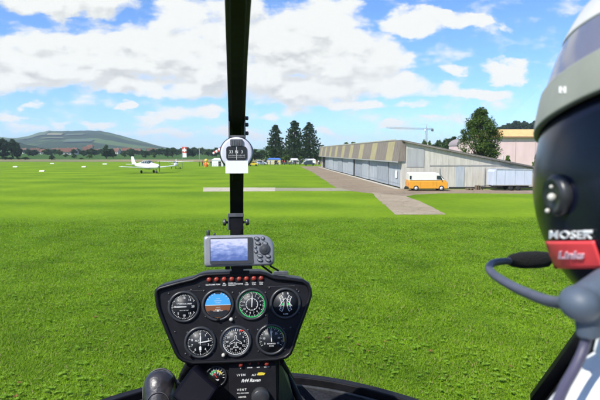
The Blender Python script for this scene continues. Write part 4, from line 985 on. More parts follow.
c.box((0,-.5,2.9),(.4,13,.2)); c.box((0,-4.4,2.6),(17,.2,.2)); c.xf(cf); hb(c, 'compass_card', M['white_mark'], comp)
c = MB(); c.prism(rrect(12.5,6.5,1,cx=0,cy=10.2), 1.5, 3.2)
for i in range(5): c.box((-4.8+i*2.4, 10.2, 3.3), (.9, 5.0, .7))
c.xf(cf); hb(c, 'adjuster', M['grey_metal'], comp)
c = MB(); c.box((0,-14.2,3.0),(22.4,12.6,.5)); c.xf(cf); hb(c, 'correction_card', M['card'], comp)
c = MB(); c.box((0,0,-22),(9,10,20)); c.xf(cf); hb(c, 'compass_arm', M['black'], comp)

# clamp on the post below the compass
cf, cs_ = frame(236, 221, 1.66, 5)
c = MB(); c.box((0,-.5,5.5),(14.5,16,5)); c.prism([(-6,-8),(6,-8),(3.8,-14),(-3.8,-14)], 3, 8); c.xf(cf); cl = hb(c, 'post_clamp', M['black'], bevel=.002)
c = MB(); c.box((0,6.2,8.6),(15.5,3.4,1.4)); c.box((-7.2,-1,8.4),(1.3,15,1.2)); c.xf(cf); hb(c, 'clamp_plate', M['grey_metal'], cl, .0006)
for sgn in (-1,1):
    c = MB(); c.lathe([(1.2,0),(1.2,3),(3.1,3.2),(3.4,4.2),(3.1,6.0),(1.6,6.6)], 12, mtx=cf @ Matrix.Translation((sgn*6.5,-1,6)) @ Matrix.Rotation(R(90*sgn),4,'Y')); hb(c, 'clamp_knob', M['screw'], cl)

# windshield
zb = hp(237, 376.5, 1.72).z
def bow(x, z=0.0): return Vector((x, 1.735 - .88*x*x - .25*x**4, zb + z))
cp_ = sorted([(p.z, p.y) for p in pts]); zz = np.array([a for a, b_ in cp_]); yyv = np.array([b_ for a, b_ in cp_])
def wy(x, z): return float(np.interp(z, zz, yyv)) + .025 - (.88*x*x + .25*x**4) * (1 - .25*max(0,(z-zb)))
gm, nt_, ns_, L_ = new_mat('windshield_glass')
o_ = N(ns_, 'ShaderNodeOutputMaterial'); tr_ = N(ns_, 'ShaderNodeBsdfTransparent'); tr_.inputs[0].default_value = (.97,.985,.97,1)
gl_ = N(ns_, 'ShaderNodeBsdfGlossy'); gl_.inputs['Roughness'].default_value = .03; gl_.inputs['Color'].default_value = (.8,.8,.8,1)
fr_ = N(ns_, 'ShaderNodeFresnel'); fr_.inputs[0].default_value = 1.3
mx_ = N(ns_, 'ShaderNodeMixShader'); L_.new(mth(ns_, L_, 'MULTIPLY', fr_.outputs[0], .35), mx_.inputs[0]); L_.new(tr_.outputs[0], mx_.inputs[1]); L_.new(gl_.outputs[0], mx_.inputs[2]); L_.new(mx_.outputs[0], o_.inputs[0])
c = MB(); nu_, nv_ = 25, 24; vs_ = []
for j in range(nv_):
    z = zb + .012 + (max(zz) - zb) * j / (nv_-1)
    for i in range(nu_):
        x = -.6 + 1.2*i/(nu_-1); vs_.append((x, wy(x, z), z))
c.add(vs_, [(j*nu_+i, j*nu_+i+1, (j+1)*nu_+i+1, (j+1)*nu_+i) for j in range(nv_-1) for i in range(nu_-1)], 0, True)
hb(c, 'windshield', gm)
# lower bow, inner rim and nose tub
xs_ = [-.62 + 1.24*i/40 for i in range(41)]
def strip(off0, off1, z0, z1, th):
    mb = MB(); rings = []
    for x in xs_:
        p = bow(x); n_ = Vector((-(2*.88*x + x**3), -1, 0)).normalized()
        a = p + n_*off0 + Vector((0,0,z0)); b_ = p + n_*off1 + Vector((0,0,z1))
        rings.append([a, b_, b_ + Vector((0,0,-th)), a + Vector((0,0,-th))])
    mb.loft(rings, smooth=False); return mb
hb(strip(-.024, .008, 0, .0, .035), 'windshield_bow', M['black'], bevel=.004)
hb(strip(.0125, .022, -.022, -.024, .014), 'bow_trim', M['bezel'], bevel=.003)
M['tub'] = mat('nose_lining', (.008,.009,.016), .5, var=.3, scale=12, bump=.1, bscale=80)
c = MB(); rows = []
for (sc_, z) in ((1.0,-.03),(.985,-.12),(.95,-.25),(.90,-.36),(.84,-.40)):
    rows.append([Vector((x*(.9+.1*sc_), (bow(x).y)*sc_ - .03, zb+z)) for x in xs_])
vs_ = [p for r_ in rows for p in r_]; n_ = len(xs_)
c.add(vs_, [(j*n_+i, (j+1)*n_+i, (j+1)*n_+i+1, j*n_+i+1) for j in range(len(rows)-1) for i in range(n_-1)], 0, True)
c.box((0,.25,zb-.42),(1.24,2.9,.03)); hb(c, 'nose_shell', M['tub'])
# doors and sills
for sg in (-1, 1):
    c = MB(); pr = [(1.30,zb-.25),(1.08,-.64),(1.00,-.495),(.83,-.27),(.74,-.24),(-.9,-.24),(-.9,-1.14),(1.42,-1.14)]
    mt = Matrix(((0,0,1,0),(1,0,0,0),(0,1,0,0),(0,0,0,1)))
    c.prism(pr, sg*.625-.015, sg*.625+.015, mtx=mt); d_ = hb(c, 'door', M['black'], bevel=.006)
    c = MB(); c.tube([(sg*.615,.99,-.51),(sg*.615,.825,-.29),(sg*.60,.70,-.05),(sg*.57,.56,.16),(sg*.53,.42,.30),(sg*.53,.2,.335),(sg*.53,-.2,.35),(sg*.53,-.65,.35)], .018, 8); hb(c, 'door_pillar', M['black'])
    c = MB(); c.tube([(sg*.6,-.85,-.3),(sg*.56,-.8,.0),(sg*.5,-.75,.33)], .03, 8); hb(c, 'rear_pillar', M['black'])
    c = MB(); c.box((sg*.6,.35,-.42),(.03,.14,.03)); hb(c, 'door_handle', M['grey_metal'], d_)
c = MB(); rr_ = []
for y in (-1.1,-.95,-.8,-.7,-.6): rr_.append([Vector((x, y - .2*x*x*(1 if y > .3 else 0), .43 - .32*x*x)) for x in [ -.54+.108*i for i in range(11)]] + [Vector((x, y - .2*x*x*(1 if y > .3 else 0), .465 - .32*x*x)) for x in [ .54-.108*i for i in range(11)]])
c.loft(rr_, smooth=False); hb(c, 'cabin_roof', M['black'])  # unseen roof, cut back so the sun reaches pilot and panel
c = MB(); vs_ = [(x, y, zz_ - .32*x*x) for y, zz_ in ((-.6,.437),(.0,.43),(.36,.37)) for x in [-.54+.108*i for i in range(11)]]
c.add(vs_, [(j*11+i, j*11+i+1, (j+1)*11+i+1, (j+1)*11+i) for j in range(2) for i in range(10)], 0, True); hb(c, 'added_roof_pane', gm)  # unseen pane, added to fill the gap left by the shortened roof
c = MB(); c.box((0,-1.1,-.66),(1.2,.04,.88)); hb(c, 'rear_wall', M['black'])  # unseen wall, kept low to let daylight into the cabin
# front seats
for sx_ in (-.36, .36):
    st = MB(); st.box((sx_,.30,-.86),(.46,.50,.10)); s_o = hb(st, 'seat', M['seat'], bevel=.03)
    st = MB(); st.box((sx_,.10,-.56),(.46,.07,.56), rot=Matrix.Rotation(R(8),3,'X')); hb(st, 'seat_back', M['seat'], s_o, .03)
    st = MB(); st.box((sx_,.30,-1.03),(.44,.44,.24)); hb(st, 'seat_base', M['tub'], s_o)

# ---------------------------------------------------------------- instrument panel
OUT = [(155.7,293),(156.5,287.5),(161,284.2),(180,279.5),(193,276.8),(199.5,273.6),(206.5,272.0),(234,271.6),(260.7,272.0),(267,273.4),(275,277.2),(290,279.0),(304.5,281.2),(311,285.5),(313.6,292),(314,298.5),(309,313),(301,333),(294.5,351.5),(291.5,357.5),(286,361.5),(276.5,363.4),(234,363.8),(192.5,363.2),(183,360),(178,356),(175,351.2),(168,334),(161,316),(157.5,305.5)]
def inset(poly, d):
    cx = sum(p[0] for p in poly)/len(poly); cy = sum(p[1] for p in poly)/len(poly); o = []
    n = len(poly)
    for i in range(n):
        a = Vector(poly[i-1]); b_ = Vector(poly[(i+1)%n]); t = (b_-a).normalized(); nn = Vector((t.y, -t.x))
        if nn.dot(Vector((cx,cy))-Vector(poly[i])) < 0: nn = -nn
        o.append((poly[i][0]+nn.x*d, poly[i][1]+nn.y*d))
    return o
P0 = [PX(*p) for p in OUT]
c = MB(); rings = []
for d, h in ((1.5,-50),(.4,-30),(0,-4),(.6,-1),(1.8,.6),(3.2,.6),(4.2,-.6),(4.6,-3)):
    rings.append([Vector((p[0],p[1],h)) for p in inset(P0, d)])
c.loft(rings, smooth=True); c.xf(MP); pan = hb(c, 'instrument_panel', M['rim'])
c = MB(); c.prism(inset(P0, 4.4), -4, -2.2); c.xf(MP); hb(c, 'panel_face', M['panel'], pan)
H0 = -2.2
# screws and small lines on the face
c = MB()
SCR = [(170,292),(298,292),(183,358.5),(285,358.5),(170,300),(192,289),(200,286),(206,296),(206,316),(233,293),(240,294),(266,294),(266,317),(300,294),(300,316),(188,331),(212,331),(222,331),(248,331),(258,331),(284,331),(186,352),(213,352),(247.5,353),(258,352.5),(285,352),(236,318),(204.5,290.4),(270,289.5),(176,330),(291,330)]
for x, y in SCR: c.lathe([(.95,0),(.95,.35),(.5,.55)], 8, mtx=MP @ PT(x, y, H0))
hb(c, 'panel_screw', M['screw'], pan)
bpy.data.objects['panel_screw']['kind'] = 'stuff'
# annunciator row
LX = [209.7,217,224.6,232.2,239.7,247,254.4,261.7]; LT = ['CLUTCH','MR TEMP','MR\nCHIP','CARBON\nMONOX','STARTER','TR\nCHIP','LOW\nFUEL','LOW\nRPM']
for x in LX:
    c = MB(); c.lathe([(2.5,0),(2.5,1.0),(1.9,1.8),(1.0,2.3)], 12, mtx=MP @ PT(x, 279.4, H0)); l_ = hb(c, 'warning_lamp', M['lamp_red'], pan)
c = MB()
for x, t in zip(LX, LT): c.merge(text_mb(t, 1.25 if '\n' in t else 1.3, bold=.02).xf(PT(x, 284.6, H0+.12)))
c.xf(MP); hb(c, 'lamp_lettering', M['white_mark'], pan)
c = MB(); c.box((0,0,0),(0,0,0)) if False else None
for x0,x1,y in ((205,267,276.2),(188,203,289.8),(268,296,288.0)):
    a,b_ = PX((x0+x1)/2,y); c.box((a,b_,H0+.1),(x1-x0,.35,.2))
c.xf(MP); hb(c, 'panel_rule', M['grey_metal'], pan)

def arc_mb(r0, r1, a0, a1, h, mi=0, n=24):
    mb = MB(); vs = []
    for i in range(n+1):
        a = R(a0 + (a1-a0)*i/n); vs += [(r0*math.sin(a), r0*math.cos(a), h), (r1*math.sin(a), r1*math.cos(a), h)]
    return mb.add(vs, [(2*i,2*i+1,2*i+3,2*i+2) for i in range(n)], mi)
def ticks(mb, r0, r1, w, angs, h, mi=0):
    for a in angs:
        a = R(a); mb.box((math.sin(a)*(r0+r1)/2, math.cos(a)*(r0+r1)/2, h), (w, r1-r0, .1), mi, Matrix.Rotation(-a,3,'Z'))
def needle_mb(L0, L1, w, ang, h, mi=0):
    mb = MB(); mb.prism([(-w*.5,-L0),(w*.5,-L0),(w,L1*.55),(0,L1),(-w,L1*.55)], 0, .25)
    return mb.xf(Matrix.Translation((0,0,h)) @ Matrix.Rotation(R(-ang),4,'Z'))
DM = [M['dial'], M['white_mark'], M['green_mark'], M['yellow_mark'], M['red_mark'], M['sky_blue'], M['earth'], M['bezel']]
def gauge(x, y, r, label, build, knob=None):
    T = MP @ PT(x, y, H0)
    c = MB(); c.lathe([(r*1.20,0),(r*1.20,1.0),(r*1.12,1.9),(r*1.03,1.9),(r*.99,.5),(r*.99,.3)], 44, mtx=T); g = hb(c, 'gauge', M['bezel']); tag(g, label)
    d = MB(); d.lathe([(r*1.0,.25),(r*1.0,.6)], 44, 0); nd = []
    build(d, nd, r); d.xf(T); hb(d, 'dial', DM, g)
    for n_mb, mm in nd: hb(n_mb.xf(T), 'needle', mm, g)
    if knob:
        k = MB(); k.lathe([(1.6,0),(1.6,2.6),(1.2,3.0)], 12, mtx=MP @ PT(knob[0], knob[1], H0)); hb(k, 'adjuster_knob', M['black'], g)
h_ = .72
def num(d, txt, r, a, size, mi=1): 
    a = R(a); d.merge(text_mb(txt, size, bold=.012).xf(Matrix.Translation((r*math.sin(a), r*math.cos(a), h_))), mi)
def g_vsi(d, nd, r):
    ticks(d, r*.78, r*.93, .45, [270+i*30 for i in range(-5,6)], h_, 1); ticks(d, r*.84, r*.93, .25, [270+i*7.5 for i in range(-20,21)], h_, 1)
    for t, a in (('0',270),('5',320),('10',0),('15',40),('20',90),('15',140),('10',180),('5',220)): num(d, t, r*.66, a, 2.1)
    d.merge(text_mb('VERTICAL SPEED', 1.2, bold=.02).xf(Matrix.Translation((1.5,2.9,h_))), 1); d.merge(text_mb('UP', 1.2).xf(Matrix.Translation((-6,3.2,h_))), 1)
    d.merge(text_mb('100 FT PER MIN', .9).xf(Matrix.Translation((0,-3.6,h_))), 1)
    nd.append((needle_mb(2.5, r*.86, .55, 270, 1.0), M['white_mark']))
def g_att(d, nd, r):
    n = 30
    d.prism([(r*.93*math.cos(PI*i/n), r*.93*math.sin(PI*i/n)) for i in range(n+1)], .6, .75, 5)
    d.prism([(r*.93*math.cos(PI+PI*i/n), r*.93*math.sin(PI+PI*i/n)) for i in range(n+1)], .6, .75, 6)
    d.box((0,0,.85),(r*1.84,.35,.1),1)
    for k, w in ((2.2,5),(4.2,7),(6.2,4)): d.box((0,k,.85),(w,.28,.1),1); d.box((0,-k,.85),(w*.8,.25,.1),1)
    ticks(d, r*.80, r*.93, .4, [-60,-45,-30,-15,0,15,30,45,60], .85, 1)
    d.prism([(-7,-7.6),(7,-7.6),(8.5,-4.8),(2.5,-6.4),(-2.5,-6.4),(-8.5,-4.8)], .85, 1.1, 0)
    d.prism([(-r*.8,-r*.42),(r*.8,-r*.42),(r*.5,-r*.86),(-r*.5,-r*.86)], .8, .95, 0)
    d.box((0,-5.7,1.2),(9,.3,.15),1); d.prism([(-.8,-6.3),(.8,-6.3),(.8,-4.9),(-.8,-4.9)],1.2,1.4,1); d.box((0,r*.9,1.0),(5.4,1.8,.3),0)
def g_asi(d, nd, r):
    d.merge(arc_mb(r*.90, r*.97, 0, 360, h_, 2, 60)); ticks(d, r*.76, r*.90, .45, range(0,360,24), h_, 1); ticks(d, r*.82, r*.90, .25, range(0,360,8), h_, 1)
    for i, t in enumerate(['1','2','3','4','5','6','7','8','9','10','11','12','13','14']): num(d, t, r*.64, 24*(i+1), 1.7)
    d.merge(arc_mb(r*.42, r*.45, 0, 360, h_, 1, 40)); ticks(d, r*.36, r*.43, .3, range(0,360,30), h_, 1); d.merge(text_mb('MPH', 1.2).xf(Matrix.Translation((-3.4,r*.78*.9,h_+.05))),1)
    nd.append((needle_mb(2.6, r*.80, .6, 3, 1.0), M['white_mark']))
def g_tach(d, nd, r):
    for s in (-1,1):
        c0 = s*16; pts_ = []
        for (rr0, rr1, mi) in ((11.5,12.1,1),(14.4,15.0,1)):
            mb = arc_mb(rr0, rr1, -s*90-34, -s*90+34, h_, mi, 16); d.merge(mb.xf(Matrix.Translation((s*16.2,0,0))))
        for i in range(-4,5):
            a = R(-s*90+i*8); d.box((s*16.2+13*math.sin(a), 13*math.cos(a), h_), (2.2,.28,.1), 1, Matrix.Rotation(-a,3,'Z') @ Matrix.Rotation(R(90),3,'Z'))
        d.merge(text_mb('R' if s > 0 else 'E', 1.9, bold=.03).xf(Matrix.Translation((s*2.6, r*.74, h_))), 1)
    d.merge(text_mb('% RPM', 1.2, bold=.02).xf(Matrix.Translation((0,-r*.80,h_))), 1)
    mb = arc_mb(12.2,14.3,-98,-88,h_+.05,2,8); d.merge(mb.xf(Matrix.Translation((16.2,0,0))))
    mb = arc_mb(12.2,14.3,88,98,h_+.05,2,8); d.merge(mb.xf(Matrix.Translation((-16.2,0,0))))
    for s in (-1,1): nd.append((MB().prism([(-.3,0),(.3,0),(.2,11),(-.2,11)],0,.2).xf(Matrix.Translation((s*6.8,-3,1.0)) @ Matrix.Rotation(R(s*38),4,'Z')), M['white_mark']))
def g_alt(d, nd, r):
    ticks(d, r*.78, r*.94, .45, range(0,360,36), h_, 1); ticks(d, r*.86, r*.94, .22, np.arange(0,360,7.2), h_, 1)
    for i in range(10): num(d, str(i), r*.64, 36*i, 2.2)
    d.merge(text_mb('ALT', 1.6, bold=.02).xf(Matrix.Translation((-3.2,1.8,h_))),1); d.box((3.5,-2.0,h_),(4.4,1.8,.1),7)
    d.prism([(-1.0,-7.6),(1.0,-7.6),(1.0,-4.4),(0,-3.2),(-1.0,-4.4)], .75,.9,1)
    nd.append((needle_mb(2, r*.88, .55, 82, 1.1), M['white_mark'])); nd.append((needle_mb(2, r*.62, .7, 2, .9), M['white_mark']))
def g_dg(d, nd, r):
    d.merge(arc_mb(r*.93, r*.97, 0, 360, h_, 1, 60)); ticks(d, r*.78, r*.93, .35, range(0,360,10), h_, 1)
    for i, t in enumerate(['N','3','6','E','12','15','S','21','24','W','30','33']): num(d, t, r*.64, 30*i, 1.9)
    pl_ = [(0,6.6),(.8,5.4),(.9,2.2),(5.8,-1.2),(5.8,-2.4),(.8,-.6),(.6,-4.0),(2.4,-5.4),(2.4,-6.2),(0,-5.6),(-2.4,-6.2),(-2.4,-5.4),(-.6,-4.0),(-.8,-.6),(-5.8,-2.4),(-5.8,-1.2),(-.9,2.2),(-.8,5.4)]
    for i in range(len(pl_)):
        a, b_ = Vector((*pl_[i],1.0)), Vector((*pl_[(i+1)%len(pl_)],1.0)); m_, dd = (a+b_)/2, b_-a
        d.box(m_, (dd.length+.2,.38,.15), 1, Matrix.Rotation(math.atan2(dd.y,dd.x),3,'Z'))
    d.box((r*.46,r*.80,1.2),(4.6,1.0,.3),4,Matrix.Rotation(R(8),3,'Z')); d.box((0,r*.88,1.1),(.7,2.4,.2),1)
def g_map(d, nd, r):
    ticks(d, r*.76, r*.93, .45, range(-120,121,20), h_, 1); ticks(d, r*.84, r*.93, .25, range(-120,121,10), h_, 1)
    for i, t in enumerate(['5','10','15','20','25','30','35']): num(d, t, r*.58, -120+40*i, 1.9)
    d.merge(arc_mb(r*.93, r*.99, -18, 60, h_, 2, 20)); d.merge(arc_mb(r*.93, r*.99, 60, 100, h_, 3, 10)); d.merge(arc_mb(r*.93,r*.99,100,104,h_,4,3))
    d.merge(text_mb('MANIFOLD', 1.2, bold=.02).xf(Matrix.Translation((0,-4.2,h_))),1); d.merge(text_mb('IN HG', 1.2, bold=.02).xf(Matrix.Translation((0,-6.4,h_))),1)
    nd.append((needle_mb(2.2, r*.86, .6, -2, 1.0), M['white_mark']))
gauge(184.8,305.5,13.2,'round black dial with a white needle pointing left', g_vsi)
gauge(218.2,304.9,13.6,'round dial with blue sky half and brown ground half', g_att, (218,319))
gauge(252,305.3,13.6,'round black dial with a green outer ring', g_asi)
gauge(286,305.5,13.4,'round black dial with two curved white scales back to back', g_tach)
gauge(200.5,341.2,13.2,'round black dial with two white hands', g_alt, (191,353.5))
gauge(235.5,341.7,13.4,'round black compass dial with an aeroplane outline', g_dg, (226,353.5))
gauge(271.2,341.2,13.2,'round black dial with a green and yellow arc at its top', g_map)
for (x,y) in ((231.2,319.6),(223.2,354.6)):
    k = MB(); k.lathe([(1.9,0),(1.9,1.8),(1.2,2.6),(.5,2.8)], 14, mtx=MP @ PT(x, y, H0)); hb(k, 'panel_knob', M['knob_white'], pan)
# small grey unit on the panel's right shoulder
k = MB(); cf2 = MP @ PT(281.5, 275.0, -8); k.box((0,0,0),(13,3.2,9)); k.box((5,0,3),(6,3.6,5)); k.xf(cf2); cpn = hb(k, 'clip', M['grey_metal'], pan, .001)

# ---------------------------------------------------------------- lower console
con = MB(); con.prism([PX(x,y) for x,y in ((197,360),(277,360),(277.5,470),(196,470))], -70, -6); con.xf(MP); cons = hb(con, 'lower_console', M['black'], bevel=.003)
k = MB(); k.prism([PX(x,y) for x,y in ((228.5,362.5),(275.5,362.5),(276,440),(228.5,440))], -6, -4.2); k.xf(MP); hb(k, 'console_plate', M['panel'], cons, .0008)
HC_ = -4.2
for x in (240.3,266.2):
    k = MB(); k.lathe([(2.4,0),(2.4,1.4),(1.7,2.6),(.6,3.0)], 12, mtx=MP @ PT(x, 365.4, HC_)); hb(k, 'guarded_switch', M['lamp_red'], cons)
for x in (249.2,257.8):
    k = MB(); k.lathe([(1.2,0),(1.2,1.2),(.7,1.8)], 10, mtx=MP @ PT(x, 364.8, HC_)); hb(k, 'small_switch', M['lamp_red'], cons)
k = MB()
for x, t in ((240.3,'LT'),(249.2,'STROBE'),(257.8,'NAV'),(266.2,'CLUTCH')): k.merge(text_mb(t, 1.0, bold=.03).xf(PT(x, 368.9, HC_+.12)))
k.merge(text_mb('R44 Raven', 3.1, shear=.35, bold=.03).xf(PT(250, 381.6, HC_+.12)))
k.merge(text_mb('\\ V E N', 2.0, bold=.03).xf(PT(240.5, 375.8, HC_+.12)))
k.merge(text_mb('ALT', 1.8, bold=.03).xf(PT(253.4, 376.4, HC_+.12)))
k.merge(text_mb('V E N T', 2.0, bold=.03).xf(PT(241, 390.4, HC_+.12))); k.merge(text_mb('PULL FOR CABIN', 1.1, bold=.03).xf(PT(242, 393.8, HC_+.12))); k.merge(text_mb('HEATER', 1.5, bold=.03).xf(PT(241.4, 397.6, HC_+.12)))
k.xf(MP); hb(k, 'console_lettering', M['white_mark'], cons)
k = MB(); k.prism([(-4,-1),(-1,-1.4),(3,-1.2),(4.4,.6),(1,1.6),(-3,1.4)], 0, .2); k.xf(MP @ PT(260.4,375.6,HC_+.1)); hb(k, 'console_emblem', M['yellow_mark'], cons)
k = MB(); k.lathe([(9.4,0),(9.4,2.5),(8.4,8),(7.8,8.6),(2,9)], 36, mtx=MP @ PT(259.5, 397.5, HC_)); hb(k, 'round_knob', M['bezel'], cons)
def g_clu(d, nd, r):
    ticks(d, r*.70, r*.92, .4, range(-100,101,20), h_, 1)
    for a in (-60,-20,20,60): num(d, {'-60':'0','-20':'4','20':'8','60':'F'}[str(a)], r*.46, a, 2.2)
    d.merge(arc_mb(r*.55, r*.70, -70, 0, h_, 2, 12)); d.merge(arc_mb(r*.55, r*.70, 5, 70, h_, 3, 12)); d.merge(text_mb('TEMP', 1.6, bold=.03).xf(Matrix.Translation((0,-3.6,h_))),1)
    nd.append((needle_mb(1.5, r*.6, .45, -35, 1.0), M['red_mark']))
H0s = H0; H0 = -6
gauge(215.8, 376.3, 9.0, 'small round dial on the lower console with coloured arcs', g_clu)
H0 = H0s
# braces from the panel foot to the bow
k = MB(); k.tube([hp(279,361,1.24), hp(289,377,1.5), hp(291,379,1.66)], .012, 8); k.tube([hp(286,374,1.40), hp(292,384,1.38), hp(301,404,1.30)], .009, 8); k.tube([hp(191,362,1.24), hp(184,374,1.5), hp(182,379,1.66)], .012, 8); hb(k, 'panel_brace', M['black'])
k = MB(); k.add([hp(277,361,1.23), hp(289,377,1.55), hp(296,410,1.35), hp(276,410,1.22)], [(0,1,2,3)])
so_ = hb(k, 'console_side_cover', M['tub']); md = so_.modifiers.new('s','SOLIDIFY'); md.thickness = .006
k = MB(); k.add([hp(197,361,1.23), hp(186,377,1.55), hp(180,410,1.35), hp(197,410,1.22)], [(0,1,2,3)])
so_ = hb(k, 'console_side_cover', M['tub']); md = so_.modifiers.new('s','SOLIDIFY'); md.thickness = .006
# black glossy cover left of the console
a1, a2, a3, a4 = hp(193.5,365.5,1.14), hp(219,388,1.09), hp(212,425,1.04), hp(171,396,1.10)
k = MB(); dn = Vector((.0,.09,-.03)); a3 = a2 + a4 - a1; q = [a1, a2, a3, a4]; k.add(q + [v+dn for v in q], [(0,3,2,1),(4,5,6,7),(0,1,5,4),(1,2,6,5),(2,3,7,6),(3,0,4,7)]); hb(k, 'glossy_cover', M['black_gloss'], bevel=.008, seg=3)
# controls
k = MB(); k.tube([(0,.98,-1.15),(0,.86,-.8),(0,.80,-.62)], .018, 10); k.tube([(-.40,.72,-.60),(0,.80,-.60),(.40,.74,-.60)], .012, 10); cyc = hb(k, 'control_stick', M['black'])
for sx_ in (-.42,.42):
    k = MB(); k.tube([(sx_,.74,-.68),(sx_,.735,-.6),(sx_,.715,-.53)], [.015,.018,.016], 10); hb(k, 'grip', M['rubber'], cyc)
k = MB(); k.tube([(.08,.25,-.95),(.09,.5,-.82),(.10,.72,-.70)], [.012,.014,.018], 10); hb(k, 'collective_lever', M['black'])
for sx_ in (-.215,-.45,.27,.46):
    k = MB(); c0 = hp(158,396,1.5); k.box((sx_, 1.53 if sx_ < 0 else 1.42, zb-.10),(.09,.02,.13), rot=Matrix.Rotation(R(-20),3,'X')); k.tube([(sx_,1.54 if sx_ < 0 else 1.43,zb-.12),(sx_,1.56 if sx_ < 0 else 1.45,zb-.38)], .01, 8); hb(k, 'pedal', M['black'])

# ---------------------------------------------------------------- GPS unit on its mount
cfg, gs = frame(239.3, 250.8, 1.09, 8)
gpsl = heli.matrix_world
gp_ = empty('gps_navigator', (0,0,0), 'grey handheld satellite navigator with a pale blue screen mounted above the instrument panel', 'gps navigator')
gp_.location = Matrix.Translation((0,0,EYE-HZ)) @ Matrix.Rotation(YAW,4,'Z') @ Vector((0,1.12,-.34+HZ)); gp_.rotation_euler = (0,0,YAW)
gloc = Vector((0,1.12,-.34))
def gb(mb, name, m, parent=None, bevel=0, seg=2):
    return mb.xf(Matrix.Translation(-gloc)).build(name, m, parent or gp_, bevel, seg)
def gpoly(w2, x0=-35.2, x1=35.2):
    p = []; H = 15.6 - w2; L0 = x0 + w2; R0 = x1 - w2
    for a0, rr, cx, cy in ((90,3.2,L0+3.2,H-3.2),(180,3.0,L0+3.4,-H+3.0),(270,5,R0-5.0,-H+5.0),(0,13,R0-14.5,H-13)):
        for i in range(7):
            a = R(a0+90*i/6); kx = 1.0 if a0 != 0 else 14.5/13
            p.append((cx+rr*math.cos(a)*kx, cy+rr*math.sin(a)))
    return p
k = MB(); rings = []
for d, h in ((3,-16),(1,-14.5),(0,-11),(0,-3),(.5,-1.2),(1.6,-.2),(2.6,0)):
    rings.append([Vector((x,y,h)) for x,y in gpoly(d)])
k.loft(rings, smooth=True); k.xf(cfg); gbody = gb(k, 'housing', M['gps'])
k = MB(); k.prism(rrect(43,26.5,2,cx=-7.6,cy=.1), 0, .5); k.prism([( 9.8,-12.6),(14.4,-12.6),(11.2,12.6),(9.8,12.6)],0,.6); k.xf(cfg); gb(k, 'screen_frame', M['gps_dark'], bevel=.0008)
# screen: a lit display, white at the top to blue below with a hazy map
sm_, nt_, ns_, L_ = new_mat('gps_screen'); o_ = N(ns_, 'ShaderNodeOutputMaterial'); pb_ = N(ns_, 'ShaderNodeBsdfPrincipled'); tc_ = N(ns_, 'ShaderNodeTexCoord'); se_ = N(ns_, 'ShaderNodeSeparateXYZ'); L_.new(tc_.outputs['Generated'], se_.inputs[0])
no_ = N(ns_, 'ShaderNodeTexNoise'); no_.inputs['Scale'].default_value = 7; no_.inputs['Detail'].default_value = 7; L_.new(tc_.outputs['Generated'], no_.inputs['Vector'])
cr_2 = N(ns_, 'ShaderNodeValToRGB'); e = cr_2.color_ramp.elements; e[0].position = .25; e[0].color = (.08,.14,.42,1); e[1].position = .85; e[1].color = (.62,.66,.88,1); x_ = e.new(.55); x_.color = (.24,.33,.66,1)
L_.new(mth(ns_, L_, 'ADD', mth(ns_, L_, 'MULTIPLY', se_.outputs['Z'], .75), mth(ns_, L_, 'MULTIPLY_ADD', no_.outputs['Fac'], .9, -.28)), cr_2.inputs[0])
pb_.inputs['Base Color'].default_value = (.02,.02,.03,1); pb_.inputs['Roughness'].default_value = .25; L_.new(cr_2.outputs[0], pb_.inputs['Emission Color']); pb_.inputs['Emission Strength'].default_value = .72; L_.new(pb_.outputs[0], o_.inputs[0])
k = MB(); k.box((-10.0,1.2,.55),(36.6,21.8,.3)); k.xf(cfg); gb(k, 'screen', sm_)
GX = lambda cx, cy: ((195+cx/6.667)-239.3, 250.8-(225+cy/6.667))
for cx, cy, rw, rh in ((413,93,3.1,2.0),(453,92,2.1,2.0),(420,125,3.1,2.0),(468,127,3.1,2.0),(402,150,1.5,1.5),(406,180,1.9,1.9),(433,210,3.1,1.9),(487,212,3.1,1.9),(433,238,3.1,1.9),(487,240,3.1,1.9)):
    x, y = GX(cx, cy); k = MB()
    ov = lambda a_, b_: [(a_*math.cos(2*PI*i/18), b_*math.sin(2*PI*i/18)) for i in range(18)]
    k.loft([[Vector((p[0],p[1],hh)) for p in ov(rw*q, rh*q)] for q, hh in ((1,0),(1,.5),(.85,.8))], 0); k.loft([[Vector((p[0],p[1],hh)) for p in ov(rw*q, rh*q)] for q, hh in ((.62,.82),(.62,1.15),(.5,1.3))], 1)
    k.xf(cfg @ Matrix.Translation((x,y,-.1)) @ Matrix.Rotation(R(-18),4,'Z')); gb(k, 'button', [M['gps_dark'], M['gps']])
x, y = GX(465,165); k = MB(); k.lathe([(5.7,-.1),(5.7,.5),(4.9,1.2),(3.6,1.0),(2.4,1.7),(.5,1.9)], 24, mtx=cfg @ Matrix.Translation((x,y,0))); gb(k, 'rocker', M['gps_dark'])
k = MB(); k.merge(text_mb('GPS map', 1.15, bold=.04).xf(Matrix.Translation((-27.6,-14.0,.12)))); k.xf(cfg)
